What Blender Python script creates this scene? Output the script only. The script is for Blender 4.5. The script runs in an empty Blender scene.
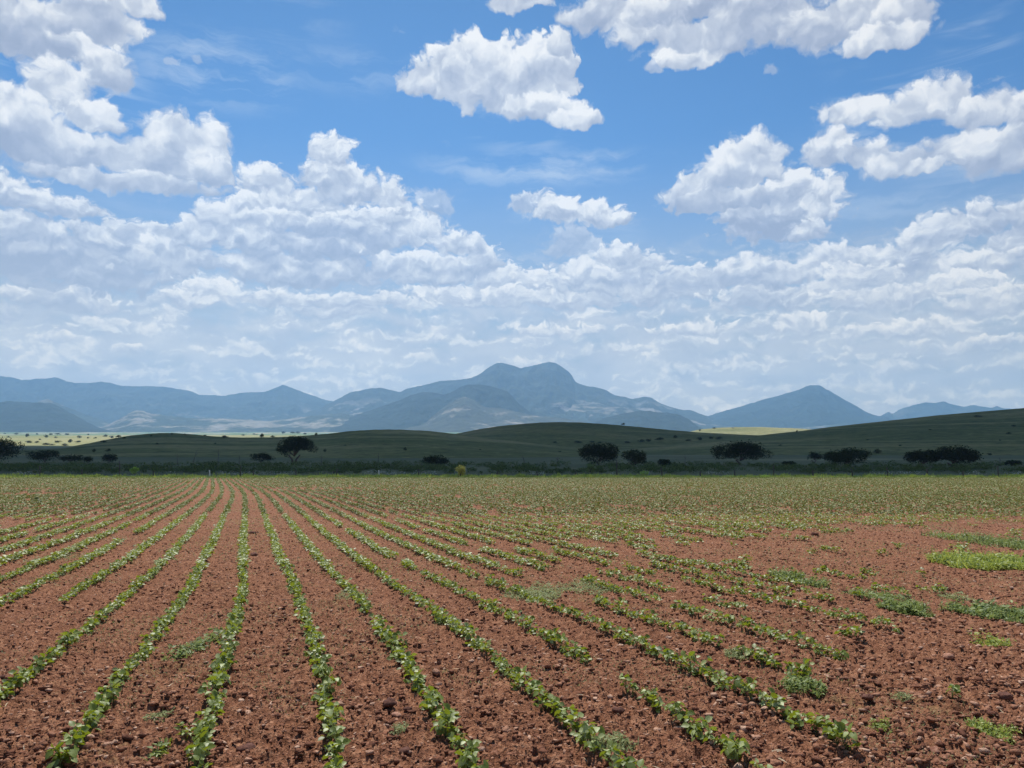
import bpy, math, random
import numpy as np
from mathutils import Vector
SC = bpy.context.scene
COL = SC.collection
# ------------------------------------------------------------------ camera
F = 769.0; CAMZ = 1.65; PITCH = math.atan(82.0 / F)
cam_d = bpy.data.cameras.new("camera"); cam = bpy.data.objects.new("camera", cam_d); COL.objects.link(cam)
cam.location = (0, 0, CAMZ); cam.rotation_euler = (math.pi / 2 + PITCH, 0, 0)
cam_d.sensor_width = 36; cam_d.lens = 36 * F / 1024; cam_d.clip_start = 0.05; cam_d.clip_end = 90000
SC.camera = cam
SP, CP = math.sin(PITCH), math.cos(PITCH)
def ray(px, py):
    a, b = px - 512.0, 384.0 - py
    return a, F * CP - b * SP, F * SP + b * CP
def at(px, py, Y):
    x, y, z = ray(px, py); k = Y / y
    return x * k, Y, CAMZ + z * k
def to_px(x, y, z):
    dz = z - CAMZ
    f = y * CP + dz * SP; u = -y * SP + dz * CP
    return 512 + F * x / f, 384 - F * u / f
# ------------------------------------------------------------------ light
SUN_EL, SUN_AZ = 61.0, -14.0          # degrees; azimuth from +Y towards +X
ce = math.cos(math.radians(SUN_EL))
SUN = Vector((ce * math.sin(math.radians(SUN_AZ)), ce * math.cos(math.radians(SUN_AZ)), math.sin(math.radians(SUN_EL))))
sl = bpy.data.lights.new("sun", 'SUN'); so = bpy.data.objects.new("sun", sl); COL.objects.link(so)
sl.energy = 4.8; sl.angle = math.radians(0.5); sl.color = (1.0, 0.96, 0.90)
so.rotation_euler = SUN.to_track_quat('Z', 'Y').to_euler(); so.location = (0, -30, 300)
SC.view_settings.view_transform = 'Standard'; SC.view_settings.look = 'None'
EXPO = 0.25
SC.view_settings.exposure = EXPO; SC.view_settings.gamma = 1.0; SC.view_settings.use_curve_mapping = False
cy = SC.cycles
cy.max_bounces = 4; cy.diffuse_bounces = 2; cy.glossy_bounces = 2; cy.transmission_bounces = 3
cy.volume_bounces = 1; cy.transparent_max_bounces = 6; cy.use_denoising = True; cy.use_adaptive_sampling = True; cy.adaptive_threshold = 0.015
cy.caustics_reflective = False; cy.caustics_refractive = False
try: cy.denoiser = 'OPENIMAGEDENOISE'
except Exception: pass

# ------------------------------------------------------------------ node helper
class NT:
    def __init__(s, tree): s.t = tree; tree.nodes.clear()
    def n(s, typ, **kw):
        nd = s.t.nodes.new(typ)
        for k, v in kw.items(): setattr(nd, k, v)
        return nd
    def put(s, sock, v):
        if v is None: return
        if hasattr(v, 'is_output') or isinstance(v, bpy.types.NodeSocket): s.t.links.new(v, sock)
        else: sock.default_value = v
    def m(s, op, a, b=None, c=None, clamp=False):
        nd = s.n('ShaderNodeMath', operation=op, use_clamp=clamp)
        s.put(nd.inputs[0], a); s.put(nd.inputs[1], b); s.put(nd.inputs[2], c)
        return nd.outputs[0]
    def v(s, op, a, b=None, c=None):
        nd = s.n('ShaderNodeVectorMath', operation=op)
        s.put(nd.inputs[0], a); s.put(nd.inputs[1], b); s.put(nd.inputs[2], c)
        return nd.outputs['Value'] if op in ('LENGTH', 'DOT_PRODUCT', 'DISTANCE') else nd.outputs[0]
    def mr(s, v, a, b, c=0.0, d=1.0, smooth=True):
        nd = s.n('ShaderNodeMapRange', interpolation_type='SMOOTHSTEP' if smooth else 'LINEAR', clamp=True)
        s.put(nd.inputs[0], v); s.put(nd.inputs[1], a); s.put(nd.inputs[2], b); s.put(nd.inputs[3], c); s.put(nd.inputs[4], d)
        return nd.outputs[0]
    def mix(s, f, a, b):
        nd = s.n('ShaderNodeMix', data_type='FLOAT'); s.put(nd.inputs[0], f); s.put(nd.inputs[2], a); s.put(nd.inputs[3], b)
        return nd.outputs[0]
    def mixc(s, f, a, b, bt='MIX'):
        nd = s.n('ShaderNodeMix', data_type='RGBA', blend_type=bt); s.put(nd.inputs[0], f)
        for i, q in ((6, a), (7, b)):
            if isinstance(q, tuple) and len(q) == 3: q = q + (1.0,)
            s.put(nd.inputs[i], q)
        return nd.outputs[2]
    def noise(s, vec, scale, detail=4, rough=0.55, dist=0.0, col=False, dims='3D'):
        nd = s.n('ShaderNodeTexNoise', noise_dimensions=dims)
        s.put(nd.inputs['Vector'], vec); nd.inputs['Scale'].default_value = scale
        nd.inputs['Detail'].default_value = detail; nd.inputs['Roughness'].default_value = rough; nd.inputs['Distortion'].default_value = dist
        return nd.outputs['Color' if col else 'Fac']
    def vor(s, vec, scale, detail=0.0, rough=0.5, dims='2D', feat='F1', smooth=None):
        nd = s.n('ShaderNodeTexVoronoi', voronoi_dimensions=dims, feature=feat, normalize=False)
        s.put(nd.inputs['Vector'], vec); nd.inputs['Scale'].default_value = scale
        nd.inputs['Detail'].default_value = detail; nd.inputs['Roughness'].default_value = rough
        if smooth is not None: nd.inputs['Smoothness'].default_value = smooth
        return nd.outputs['Distance']
    def comb(s, x, y, z=0.0):
        nd = s.n('ShaderNodeCombineXYZ'); s.put(nd.inputs[0], x); s.put(nd.inputs[1], y); s.put(nd.inputs[2], z); return nd.outputs[0]
    def sep(s, v):
        nd = s.n('ShaderNodeSeparateXYZ'); s.put(nd.inputs[0], v); return nd.outputs

# ------------------------------------------------------------------ world: sky with clouds
def build_world():
    w = bpy.data.worlds.new("World"); SC.world = w; w.use_nodes = True
    g = NT(w.node_tree)
    out = g.n('ShaderNodeOutputWorld'); bg = g.n('ShaderNodeBackground'); g.t.links.new(bg.outputs[0], out.inputs[0])
    STR = 0.10; K = STR * 2 ** EXPO       # colours below are written as they should show
    bg.inputs[1].default_value = STR
    sky = g.n('ShaderNodeTexSky', sky_type='NISHITA', sun_disc=False)
    sky.sun_elevation = math.radians(SUN_EL); sky.sun_rotation = math.radians(SUN_AZ)
    sky.altitude = 1800; sky.air_density = 1.0; sky.dust_density = 0.6; sky.ozone_density = 2.2
    tc = g.n('ShaderNodeTexCoord').outputs['Generated']
    nrm = g.v('NORMALIZE', tc); X, Y, Z = g.sep(nrm)
    az = g.m('MULTIPLY', g.m('ARCTAN2', X, Y), F); el = g.m('MULTIPLY', g.m('ARCSINE', Z), F)
    P0 = g.comb(az, el)
    # domain warp
    wn = g.noise(P0, 1 / 46.0, 3, 0.6, col=True)
    P = g.v('MULTIPLY_ADD', g.v('SUBTRACT', wn, (0.5, 0.5, 0.5)), (40, 26, 0), P0)
    wn2 = g.noise(P0, 1 / 11.0, 3, 0.6, col=True)
    P = g.v('MULTIPLY_ADD', g.v('SUBTRACT', wn2, (0.5, 0.5, 0.5)), (9, 8, 0), P)
    # three noise sets (size, y-stretch) -> (density noise, light noise)
    sets = []
    SX, SY = -0.35, 0.94
    for (size, sty, dx, gl, fg) in ((46.0, 1.1, 9.0, 0.85, 0.85), (28.0, 1.3, 6.0, 0.78, 0.85), (17.0, 1.5, 4.2, 0.34, 1.25)):
        Q = g.v('MULTIPLY', P, (1.0, sty, 1.0))
        a = g.vor(Q, 1 / size, 3.0, 0.50)
        Q2 = g.v('ADD', Q, (dx * SX, dx * SY * sty, 0))
        b = g.vor(Q2, 1 / size, 3.0, 0.50)
        fb = g.noise(Q, 2.2 / size, 5, 0.6) if size > 20 else g.noise(Q, 1.6 / size, 3, 0.55)
        lit = g.m('MULTIPLY', g.m('SUBTRACT', b, a), gl)                 # height = -dist
        lit = g.m('MULTIPLY_ADD', g.m('SUBTRACT', fb, 0.5), fg, lit)
        den = g.m('ADD', g.m('MULTIPLY', g.m('SUBTRACT', 0.5, a), 0.36), g.m('MULTIPLY', g.m('SUBTRACT', fb, 0.5), 1.0))
        sets.append((den, lit))
    big = g.noise(P, 1 / 62.0, 2, 0.5)
    # cirrus veil
    Qc = g.v('MULTIPLY', P0, (0.008, 0.05, 1)); ci = g.noise(Qc, 1.0, 4, 0.6, 0.6)
    cim = g.noise(P0, 1 / 190.0, 2, 0.5)
    veil = g.m('MULTIPLY', g.mr(ci, 0.47, 0.75), g.mr(cim, 0.46, 0.66, 0.0, 0.55))
    veil = g.m('MULTIPLY', veil, g.mr(el, 470, 330, 0.25, 1.0))
    st = g.noise(g.v('MULTIPLY', g.v('ADD', P0, g.v('MULTIPLY', g.v('SUBTRACT', wn, (.5, .5, .5)), (60, 30, 0))), (0.010, 0.055, 1)), 1.0, 5, 0.62)
    def patch(px, py, rx, ry, a):
        x, y, z = ray(px, py); c = (math.atan2(x, y) * F, math.asin(z / math.sqrt(x * x + y * y + z * z)) * F)
        l = g.v('LENGTH', g.v('MULTIPLY_ADD', P0, (1 / rx, 1 / ry, 0), (-c[0] / rx, -c[1] / ry, 0)))
        return g.m('MULTIPLY', g.mr(l, 1.0, 0.2), g.mr(st, 0.40, 0.70, 0.0, a))
    for pp in ((215, 70, 110, 45, .55), (540, 168, 170, 26, .6), (250, 175, 60, 10, .8), (900, 205, 130, 20, .35), (350, 70, 110, 30, .25)):
        veil = g.m('MAXIMUM', veil, patch(*pp))
    # low deck: streaks of far cumulus below ~14 degrees
    Qd = g.v('MULTIPLY', P, (0.019, 0.060, 1))
    dk = g.noise(Qd, 1.0, 3, 0.5)
    cov = g.mr(el, 110, 255, 0.85, -0.40, smooth=False)
    dden = g.m('ADD', g.m('ADD', g.m('MULTIPLY', g.m('SUBTRACT', dk, 0.5), 1.9), cov), g.m('MULTIPLY', sets[2][0], 0.5))
    A = g.mr(dden, -0.10, 0.75, 0.0, 0.88)
    pz = g.noise(g.v('MULTIPLY', P, (0.016, 0.075, 1)), 1.0, 2, 0.5)
    pat = g.mr(g.m('MULTIPLY_ADD', sets[2][0], 0.45, pz), 0.40, 0.62)
    pat = g.m('MULTIPLY', pat, g.mr(el, 235, 165))
    A = g.m('MAXIMUM', A, g.m('MULTIPLY', pat, 0.9))
    S = g.m('MULTIPLY', g.m('MULTIPLY_ADD', sets[2][1], 0.8, 0.40), pat)
    S = g.m('ADD', g.m('ADD', S, 0.44), g.m('MULTIPLY', g.m('SUBTRACT', dk, 0.5), 0.7))
    def puff(k, cx, cy, rx, ry, ns=1, b=0.0, soft=0.30, amp=1.0, a=1.0, fl=1.5):
        nonlocal A, S, P
        def ae(px, py):
            x, y, z = ray(px, py); return math.atan2(x, y) * F, math.asin(z / math.sqrt(x * x + y * y + z * z)) * F
        c = ae(cx, cy); r = ae(cx + rx, cy)[0] - ae(cx - rx, cy)[0]; h = ae(cx, cy - ry)[1] - ae(cx, cy + ry)[1]
        r = r / 2; h = h / 2
        if k % 6 == 0: P = g.v('MULTIPLY_ADD', S, (1e-6, 1e-6, 0), P)      # keeps the puffs in order, one after another
        q = g.v('MULTIPLY_ADD', P, (1 / r, 1 / h, 0), (-c[0] / r, -c[1] / h, 0))
        qq = g.v('MAXIMUM', q, g.v('MULTIPLY', q, (1, -fl, 0)))
        den, lit = sets[ns]
        t = g.m('SUBTRACT', den, g.v('LENGTH', qq))
        al = g.m('MULTIPLY', t, 1.25 / soft, clamp=True)
        if a < 1: al = g.m('MULTIPLY', al, a)
        qy = g.v('DOT_PRODUCT', q, (0, 1, 0))
        s = g.m('ADD', g.m('MULTIPLY_ADD', qy, 0.62, 0.53 + b), lit)
        S = g.mix(al, S, s)
        A = g.m('MAXIMUM', A, al)
    sets = [(g.m('ADD', d_, 1.05), l_) for d_, l_ in sets]
    for k, p in enumerate(PUFFS): puff(k, *p)
    S = g.m('MULTIPLY_ADD', g.m('SUBTRACT', big, 0.5), 0.95, S)
    ramp = g.n('ShaderNodeValToRGB'); g.put(ramp.inputs[0], g.m('ADD', g.m('MULTIPLY', S, 0.8), 0.08, clamp=True))
    e = ramp.color_ramp.elements
    stops = [(0.0, (0.36, 0.41, 0.54)), (0.30, (0.44, 0.49, 0.61)), (0.58, (0.60, 0.64, 0.72)), (0.78, (0.80, 0.82, 0.85)), (1.0, (0.98, 0.97, 0.95))]
    e[0].position, e[0].color = stops[0][0], stops[0][1] + (1,)
    e[1].position, e[1].color = stops[-1][0], stops[-1][1] + (1,)
    for pz, c in stops[1:-1]:
        q = e.new(pz); q.color = c + (1,)
    cc = ramp.outputs[0]
    # distance whitening of the far low clouds
    far = g.mr(el, 60, 230, 0.66, 0.0)
    cc = g.mixc(g.m('MULTIPLY', far, 0.30), cc, (0.66, 0.68, 0.68))
    cc = g.v('MULTIPLY', cc, g.mixc(far, (1, 1, 1), (1.62, 1.36, 0.98)))
    cc = g.v('MULTIPLY', cc, (1 / K, 1 / K, 1 / K))
    skc = sky.outputs[0]
    skc = g.v('MULTIPLY', skc, SKYMUL)
    skc = g.mixc(g.mr(el, 50, 330, 0.80, 0.0), skc, tuple(c / K for c in (0.62, 0.58, 0.42)))
    skc = g.mixc(veil, skc, tuple(c / K for c in (0.62, 0.72, 0.84)))
    fin = g.mixc(g.m('MULTIPLY', A, g.mr(el, -2, 12)), skc, cc)
    g.put(bg.inputs[0], fin)
    w.cycles.sampling_method = 'MANUAL'; w.cycles.sample_map_resolution = 256
SKYMUL = (0.42, 0.80, 1.02)
# cx, cy, rx, ry, noise set, brightness offset, softness, noise amount, alpha, base flatness
PUFFS = [
 # far bank, left
 (-60,300,120,30,2,-.10), (60,300,90,20,2,-.05), (60,262,150,46,1,-.30,.25), (0,238,90,46,1,-.22,.25), (130,250,90,36,1,-.12,.22),
 (170,262,55,30,1,.05), (212,292,44,20,2,.22), (185,300,34,14,2,.12), (280,298,50,14,2,.10), (340,310,60,14,2,.0), (60,340,30,9,2,.1), (130,348,24,7,2,.05),
 # centre bank
 (470,296,90,18,2,.05), (560,300,80,18,2,.0), (660,292,80,22,2,.0), (600,276,66,28,1,-.02), (645,268,40,22,2,.12), (690,280,50,20,2,.02),
 (575,246,36,22,1,-.10,.3,1,.7), (535,284,42,20,2,.15), (620,256,34,18,2,.1), (500,282,34,20,2,.18), (520,300,60,14,2,.1),
 # right bank
 (780,300,110,20,2,-.05), (890,300,120,20,2,-.02), (1000,300,80,24,2,-.05), (900,330,90,14,2,.1), (800,325,50,16,2,.14), (980,345,60,12,2,.14), (760,276,80,26,1,-.02), (840,262,70,26,1,.10), (905,268,70,28,1,-.08), (935,238,52,32,1,.12),
 (985,222,40,28,1,.16), (1030,240,60,42,1,-.06), (985,268,60,20,1,-.05), (860,280,60,18,2,.12), (970,280,44,12,2,.2), (1015,215,30,20,1,.05), (690,330,60,10,2,.1), (560,330,60,9,2,.1),
 # cumulus centre-left
 (300,270,140,26,1,-.18), (420,270,90,28,1,-.05), (480,262,26,24,1,.12,.2), (250,240,80,30,1,-.20), (200,238,44,26,1,.10), (225,222,40,26,1,.12),
 (330,245,90,26,1,-.12), (400,232,60,34,1,.0), (435,205,26,20,1,-.05,.35,1,.6), (395,205,22,26,1,.08), (270,196,48,34,1,.10), (250,212,34,26,1,.18), (300,214,70,34,1,-.04), (352,192,48,30,1,.10),
 (370,226,60,22,1,.05), (330,232,70,14,1,-.15), (325,176,30,30,1,.10), (330,154,30,24,1,.20), (280,222,50,18,1,.06), (455,245,40,18,1,.10), (410,262,50,18,1,.10), (340,300,120,12,2,.06),
 # small cloud in the middle
 (530,206,34,15,1,.02,.28,1,.8), (560,214,38,20,1,.14), (598,216,34,20,1,.16), (615,220,26,10,1,.05),
 # pair right of the middle
 (775,218,70,40,1,-.30,.2,.6), (822,202,28,32,1,.20), (792,186,24,26,1,.22), (812,232,30,16,1,-.05), (705,194,54,26,0,.02,.2,.7), (740,172,46,36,0,.10,.2,.7), (765,152,26,26,0,.20), (722,204,70,18,0,-.20,.14,.6),
 # upper right
 (832,152,38,28,0,.10), (866,160,40,20,0,.05), (915,163,64,20,0,.05), (960,150,70,26,0,.0), (1020,150,70,38,0,-.06), (930,168,40,14,0,.12), (862,110,52,24,0,.08), (925,104,72,30,0,.12), (985,112,60,24,0,.06), (1040,108,50,30,0,.05),
 # upper middle
 (456,82,62,36,0,.06,.2,.8), (484,68,50,38,0,.08,.2,.8), (508,84,74,50,0,.08,.2,.8), (548,76,34,48,0,.06,.14,.8), (560,44,16,18,0,.10), (545,110,48,22,0,.05), (575,121,34,13,0,.14),
 (518,2,36,16,0,-.05,.3), (612,18,62,34,0,.0), (650,30,60,30,0,.05), (700,40,70,34,0,-.08), (690,58,42,16,0,.10), (700,8,100,26,0,-.10), (760,24,100,44,0,-.16), (850,22,90,40,0,-.10), (900,14,44,30,0,.05), (654,70,14,10,1,.0,.35,1,.7), (880,40,60,20,0,.10), (770,72,10,8,1,-.1,.4,1,.5),
 # upper left mass
 (20,30,110,56,0,-.16,.25), (95,20,60,46,0,.0,.25), (140,10,26,20,0,.05,.3), (85,50,40,16,0,.15), (110,76,32,34,0,.06), (60,92,50,36,0,.08), (0,120,70,50,0,.05), (100,120,32,22,0,.16),
 (50,150,120,36,0,-.20), (165,166,90,34,0,-.05), (170,142,44,36,0,.14), (208,152,34,38,0,.14), (212,176,34,20,0,-.05), (120,182,130,16,0,-.12), (0,190,70,26,1,.05), (40,205,80,18,1,.0), (75,206,50,14,1,.10), (172,64,10,7,1,.0,.4,1,.4), (198,62,8,7,1,.0,.4,1,.4),
]
build_world()

# ------------------------------------------------------------------ numpy helpers
rng = np.random.default_rng(7)
def _h(ix, iy, seed):
    n = (ix.astype(np.int64) * 374761393 + iy.astype(np.int64) * 668265263 + seed * 1442695041) & 0xFFFFFFFF
    n = ((n ^ (n >> 13)) * 1274126177) & 0xFFFFFFFF
    n = ((n ^ (n >> 16)) * 2246822519) & 0xFFFFFFFF
    return ((n ^ (n >> 15)) & 0xFFFFFF) / float(0xFFFFFF)
def vnoise(x, y, seed=0):
    x = np.asarray(x, float); y = np.asarray(y, float)
    ix = np.floor(x); iy = np.floor(y); fx = x - ix; fy = y - iy
    fx = fx * fx * (3 - 2 * fx); fy = fy * fy * (3 - 2 * fy)
    a = _h(ix, iy, seed); b = _h(ix + 1, iy, seed); c = _h(ix, iy + 1, seed); d = _h(ix + 1, iy + 1, seed)
    return (a * (1 - fx) + b * fx) * (1 - fy) + (c * (1 - fx) + d * fx) * fy
def fbm(x, y, o=4, seed=0, r=0.5):
    s = 0; a = 1; t = 0
    for i in range(o):
        s = s + a * vnoise(x * 2 ** i + 17.3 * i, y * 2 ** i - 9.1 * i, seed + i); t += a; a *= r
    return s / t
def ss(a, b, x):
    t = np.clip((x - a) / (b - a), 0, 1); return t * t * (3 - 2 * t)
def mesh_np(name, V, Fc, mat=None, smooth=False):
    V = np.asarray(V, np.float32).reshape(-1, 3); Fc = np.asarray(Fc, np.int32)
    me = bpy.data.meshes.new(name); k = Fc.shape[1]; n = len(Fc)
    me.vertices.add(len(V)); me.vertices.foreach_set('co', V.ravel())
    me.loops.add(n * k); me.loops.foreach_set('vertex_index', Fc.ravel())
    me.polygons.add(n); me.polygons.foreach_set('loop_start', np.arange(0, n * k, k, dtype=np.int32))
    me.polygons.foreach_set('loop_total', np.full(n, k, np.int32))
    if smooth: me.polygons.foreach_set('use_smooth', np.ones(n, bool))
    me.update(calc_edges=True)
    if mat: me.materials.append(mat)
    return me
def obj(name, me, parent=None, **props):
    o = bpy.data.objects.new(name, me); COL.objects.link(o)
    if parent: o.parent = parent
    for k, v in props.items(): o[k] = v
    return o
def empty(name, loc, label, cat, group=None, rz=0.0):
    o = bpy.data.objects.new(name, None); COL.objects.link(o); o.location = loc; o.rotation_euler = (0, 0, rz)
    o.empty_display_size = 0.2; o['label'] = label; o['category'] = cat
    if group: o['group'] = group
    return o
def grid_faces(nr, nc):
    i = np.arange(nr - 1)[:, None] * nc + np.arange(nc - 1)[None, :]
    return np.stack([i, i + 1, i + nc + 1, i + nc], -1).reshape(-1, 4)

# ------------------------------------------------------------------ materials
def mat(name):
    m = bpy.data.materials.new(name); m.use_nodes = True; g = NT(m.node_tree)
    o = g.n('ShaderNodeOutputMaterial'); b = g.n('ShaderNodeBsdfPrincipled'); g.t.links.new(b.outputs[0], o.inputs[0])
    g.b = b; g.o = o
    return m, g
def set_b(g, col=None, rough=None, spec=None, normal=None, **kw):
    if col is not None: g.put(g.b.inputs['Base Color'], col + (1,) if isinstance(col, tuple) else col)
    if rough is not None: g.put(g.b.inputs['Roughness'], rough)
    if spec is not None: g.put(g.b.inputs['Specular IOR Level'], spec)
    if normal is not None: g.put(g.b.inputs['Normal'], normal)
def bump(g, h, dist, strength=1.0):
    nd = g.n('ShaderNodeBump'); nd.inputs['Distance'].default_value = dist; nd.inputs['Strength'].default_value = strength
    g.put(nd.inputs['Height'], h); return nd.outputs[0]
def ramp(g, f, stops):
    r = g.n('ShaderNodeValToRGB'); g.put(r.inputs[0], f); e = r.color_ramp.elements
    e[0].position = stops[0][0]; e[0].color = stops[0][1] + (1,); e[1].position = stops[-1][0]; e[1].color = stops[-1][1] + (1,)
    for p, c in stops[1:-1]:
        q = e.new(p); q.color = c + (1,)
    return r.outputs[0]
FIELD_END = 131.0
def mat_ground():
    m, g = mat('ground_soil_and_pasture')
    pos = g.n('ShaderNodeNewGeometry').outputs['Position']; X, Y, Z = g.sep(pos)
    n1 = g.noise(pos, 0.9, 4, 0.6); n2 = g.noise(pos, 14.0, 4, 0.65); n3 = g.noise(pos, 70.0, 3, 0.6); n0 = g.noise(pos, 0.07, 3, 0.5)
    c = ramp(g, n2, [(0.32, (0.095, 0.037, 0.020)), (0.5, (0.240, 0.102, 0.053)), (0.68, (0.44, 0.225, 0.128))])
    c = g.mixc(g.mr(n3, 0.58, 0.74, 0, 0.5), c, (0.55, 0.33, 0.21))
    c = g.mixc(g.mr(n1, 0.35, 0.75, 0, 0.32), c, (0.29, 0.128, 0.072))
    c = g.mixc(g.mr(n0, 0.3, 0.7, 0, 0.35), c, (0.31, 0.135, 0.074))
    # sparse greenish weed film in the seed beds
    wf = g.noise(pos, 0.55, 5, 0.7)
    c = g.mixc(g.m('MULTIPLY', g.mr(wf, 0.55, 0.72, 0, 0.42), g.mr(n2, 0.42, 0.6)), c, (0.17, 0.17, 0.055))
    # pasture past the fence
    p1 = g.noise(g.v('MULTIPLY', pos, (0.003, 0.012, 0.0)), 1.0, 4, 0.6); p2 = g.noise(pos, 0.05, 4, 0.6)
    pc = ramp(g, p1, [(0.3, (0.075, 0.095, 0.035)), (0.5, (0.14, 0.14, 0.06)), (0.7, (0.27, 0.235, 0.115))])
    pc = g.mixc(g.mr(p2, 0.4, 0.65, 0, 0.5), pc, (0.09, 0.10, 0.045))
    dry = g.noise(g.v('MULTIPLY', pos, (0.0012, 0.004, 0.0)), 1.0, 3, 0.55)
    pd = ramp(g, dry, [(0.35, (0.22, 0.23, 0.09)), (0.5, (0.33, 0.30, 0.14)), (0.65, (0.17, 0.20, 0.07))])
    pd = g.mixc(g.mr(g.noise(g.v('MULTIPLY', pos, (0.02, 0.02, 0.0)), 1.0, 4, 0.7), 0.5, 0.7, 0, 0.6), pd, (0.12, 0.15, 0.05))
    pc = g.mixc(g.mr(Y, 700, 950), pc, pd)
    far = ramp(g, g.noise(g.v('MULTIPLY', pos, (0.0012, 0.0025, 0.0)), 1.0, 3, 0.5), [(0.4, (0.11, 0.19, 0.12)), (0.5, (0.16, 0.22, 0.12)), (0.6, (0.38, 0.34, 0.24))])
    pc = g.mixc(g.mr(Y, 1900, 2500), pc, far)
    edge = g.m('ADD', Y, g.m('MULTIPLY', g.noise(pos, 0.3, 3, 0.6), 5.0))
    c = g.mixc(g.mr(edge, FIELD_END - 3, FIELD_END), c, (0.17, 0.21, 0.05))
    c = g.mixc(g.mr(edge, FIELD_END + 3.5, FIELD_END + 6), c, pc)
    h = g.m('ADD', g.m('MULTIPLY', n2, 0.5), g.m('MULTIPLY', n3, 0.22))
    set_b(g, c, 0.95, 0.12, bump(g, h, 0.10, 1.0))
    return m
def mat_pasture(name, a, b, c_, seed, band=True):
    m, g = mat(name)
    pos = g.v('ADD', g.n('ShaderNodeNewGeometry').outputs['Position'], (seed, seed, 0))
    p1 = g.noise(g.v('MULTIPLY', pos, (0.006, 0.012, 0.02)), 1.0, 4, 0.6); p2 = g.noise(pos, 0.05, 5, 0.65)
    c = ramp(g, p1, [(0.33, a), (0.5, b), (0.68, c_)])
    c = g.mixc(g.mr(p2, 0.42, 0.68, 0, 0.45), c, a)
    if band:
        z = g.sep(pos)[2]
        bn = g.noise(g.v('MULTIPLY', pos, (0.003, 0.004, 0.35)), 1.0, 2, 0.5)
        c = g.mixc(g.mr(bn, 0.56, 0.64, 0, 0.55), c, c_)
    p3 = g.noise(pos, 0.5, 3, 0.7)
    p4 = g.noise(g.v('MULTIPLY', pos, (1, 1, 2.0)), 0.16, 5, 0.75)
    c = g.mixc(g.mr(p4, 0.50, 0.66, 0, 0.55), c, tuple(v * 0.45 for v in a))
    c = g.mixc(g.mr(p4, 0.46, 0.34, 0, 0.35), c, tuple(v * 1.3 for v in c_))
    set_b(g, c, 0.95, 0.1, bump(g, p3, 0.5, 0.7))
    return m
def mat_mountain(name, forest, bare, amt, seed, scale=1.0):
    m, g = mat(name)
    geo = g.n('ShaderNodeNewGeometry'); pos = g.v('ADD', geo.outputs['Position'], (seed * 100., 0, 0))
    n = g.noise(g.v('MULTIPLY', pos, (0.0016 * scale, 0.0016 * scale, 0.005 * scale)), 1.0, 5, 0.62, 0.4)
    n2 = g.noise(pos, 0.012, 5, 0.65)
    f = g.mr(n, 0.66 - amt * 0.30, 0.74 - amt * 0.28)
    f = g.m('MULTIPLY', f, g.mr(g.sep(geo.outputs['Position'])[2], 520, 800, 1.0, 0.06))
    c = g.mixc(g.mr(n2, 0.4, 0.7, 0, 0.6), forest, tuple(min(1, v * 1.9) for v in forest))
    bc = g.mixc(g.mr(n2, 0.35, 0.65), bare, tuple(v * 0.6 for v in bare))
    c = g.mixc(f, c, bc)
    set_b(g, c, 0.95, 0.1, bump(g, g.noise(pos, 0.006, 6, 0.62), 60.0, 1.0))
    return m
def mat_leaf(name, dark, light, rough=0.42, spec=0.5, trans=0.25, tcol=None, pale=None):
    m, g = mat(name)
    geo = g.n('ShaderNodeNewGeometry'); r = geo.outputs['Random Per Island']
    pos = geo.outputs['Position']
    c = g.mixc(r, dark, light)
    if pale: c = ramp(g, r, [(0.0, dark), (0.66, light), (0.82, pale), (1.0, tuple(v * 1.15 for v in pale))])  # pale: white leaf shine put into the colour of some leaves
    c = g.mixc(g.mr(g.noise(pos, 0.7, 2, 0.5), 0.35, 0.65, 0, 0.4), c, tuple(0.5 * (a + b) * 1.25 for a, b in zip(dark, light)))
    set_b(g, c, rough, spec)
    if trans > 0:
        tr = g.n('ShaderNodeBsdfTranslucent'); g.put(tr.inputs[0], (tcol or tuple(min(1, v * 1.6) for v in light)) + (1,))
        mx = g.n('ShaderNodeMixShader'); mx.inputs[0].default_value = trans
        g.t.links.new(g.b.outputs[0], mx.inputs[1]); g.t.links.new(tr.outputs[0], mx.inputs[2]); g.t.links.new(mx.outputs[0], g.o.inputs[0])
    return m
def mat_plain(name, c1, c2, scale=8.0, rough=0.85):
    m, g = mat(name)
    pos = g.n('ShaderNodeNewGeometry').outputs['Position']
    n = g.noise(pos, scale, 4, 0.6)
    set_b(g, g.mixc(g.mr(n, 0.3, 0.7), c1, c2), rough, 0.2, bump(g, n, 0.02, 0.6))
    return m
M_GROUND = mat_ground()
M_BEAN = mat_leaf('bean_leaf', (0.062, 0.098, 0.006), (0.21, 0.265, 0.035), 0.50, 0.6, 0.32, (0.30, 0.36, 0.02), (0.44, 0.48, 0.20))  # last colour paints white shine on some leaves
M_BEANFAR = mat_leaf('bean_leaf_distant', (0.055, 0.075, 0.010), (0.185, 0.205, 0.050), 0.6, 0.3, 0.2, (0.2, 0.25, 0.04), (0.38, 0.40, 0.17))  # last colour again stands in for leaf shine
M_STEM = mat_plain('green_stem', (0.10, 0.15, 0.05), (0.18, 0.22, 0.08))
M_WEED = mat_leaf('weed_leaf', (0.09, 0.15, 0.02), (0.34, 0.38, 0.07), 0.5, 0.4, 0.3)
M_WEED2 = mat_leaf('pale_weed_leaf', (0.14, 0.17, 0.06), (0.30, 0.32, 0.13), 0.6, 0.3, 0.25)
M_GRASS = mat_leaf('margin_grass', (0.18, 0.25, 0.03), (0.36, 0.42, 0.08), 0.6, 0.3, 0.3)
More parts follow.
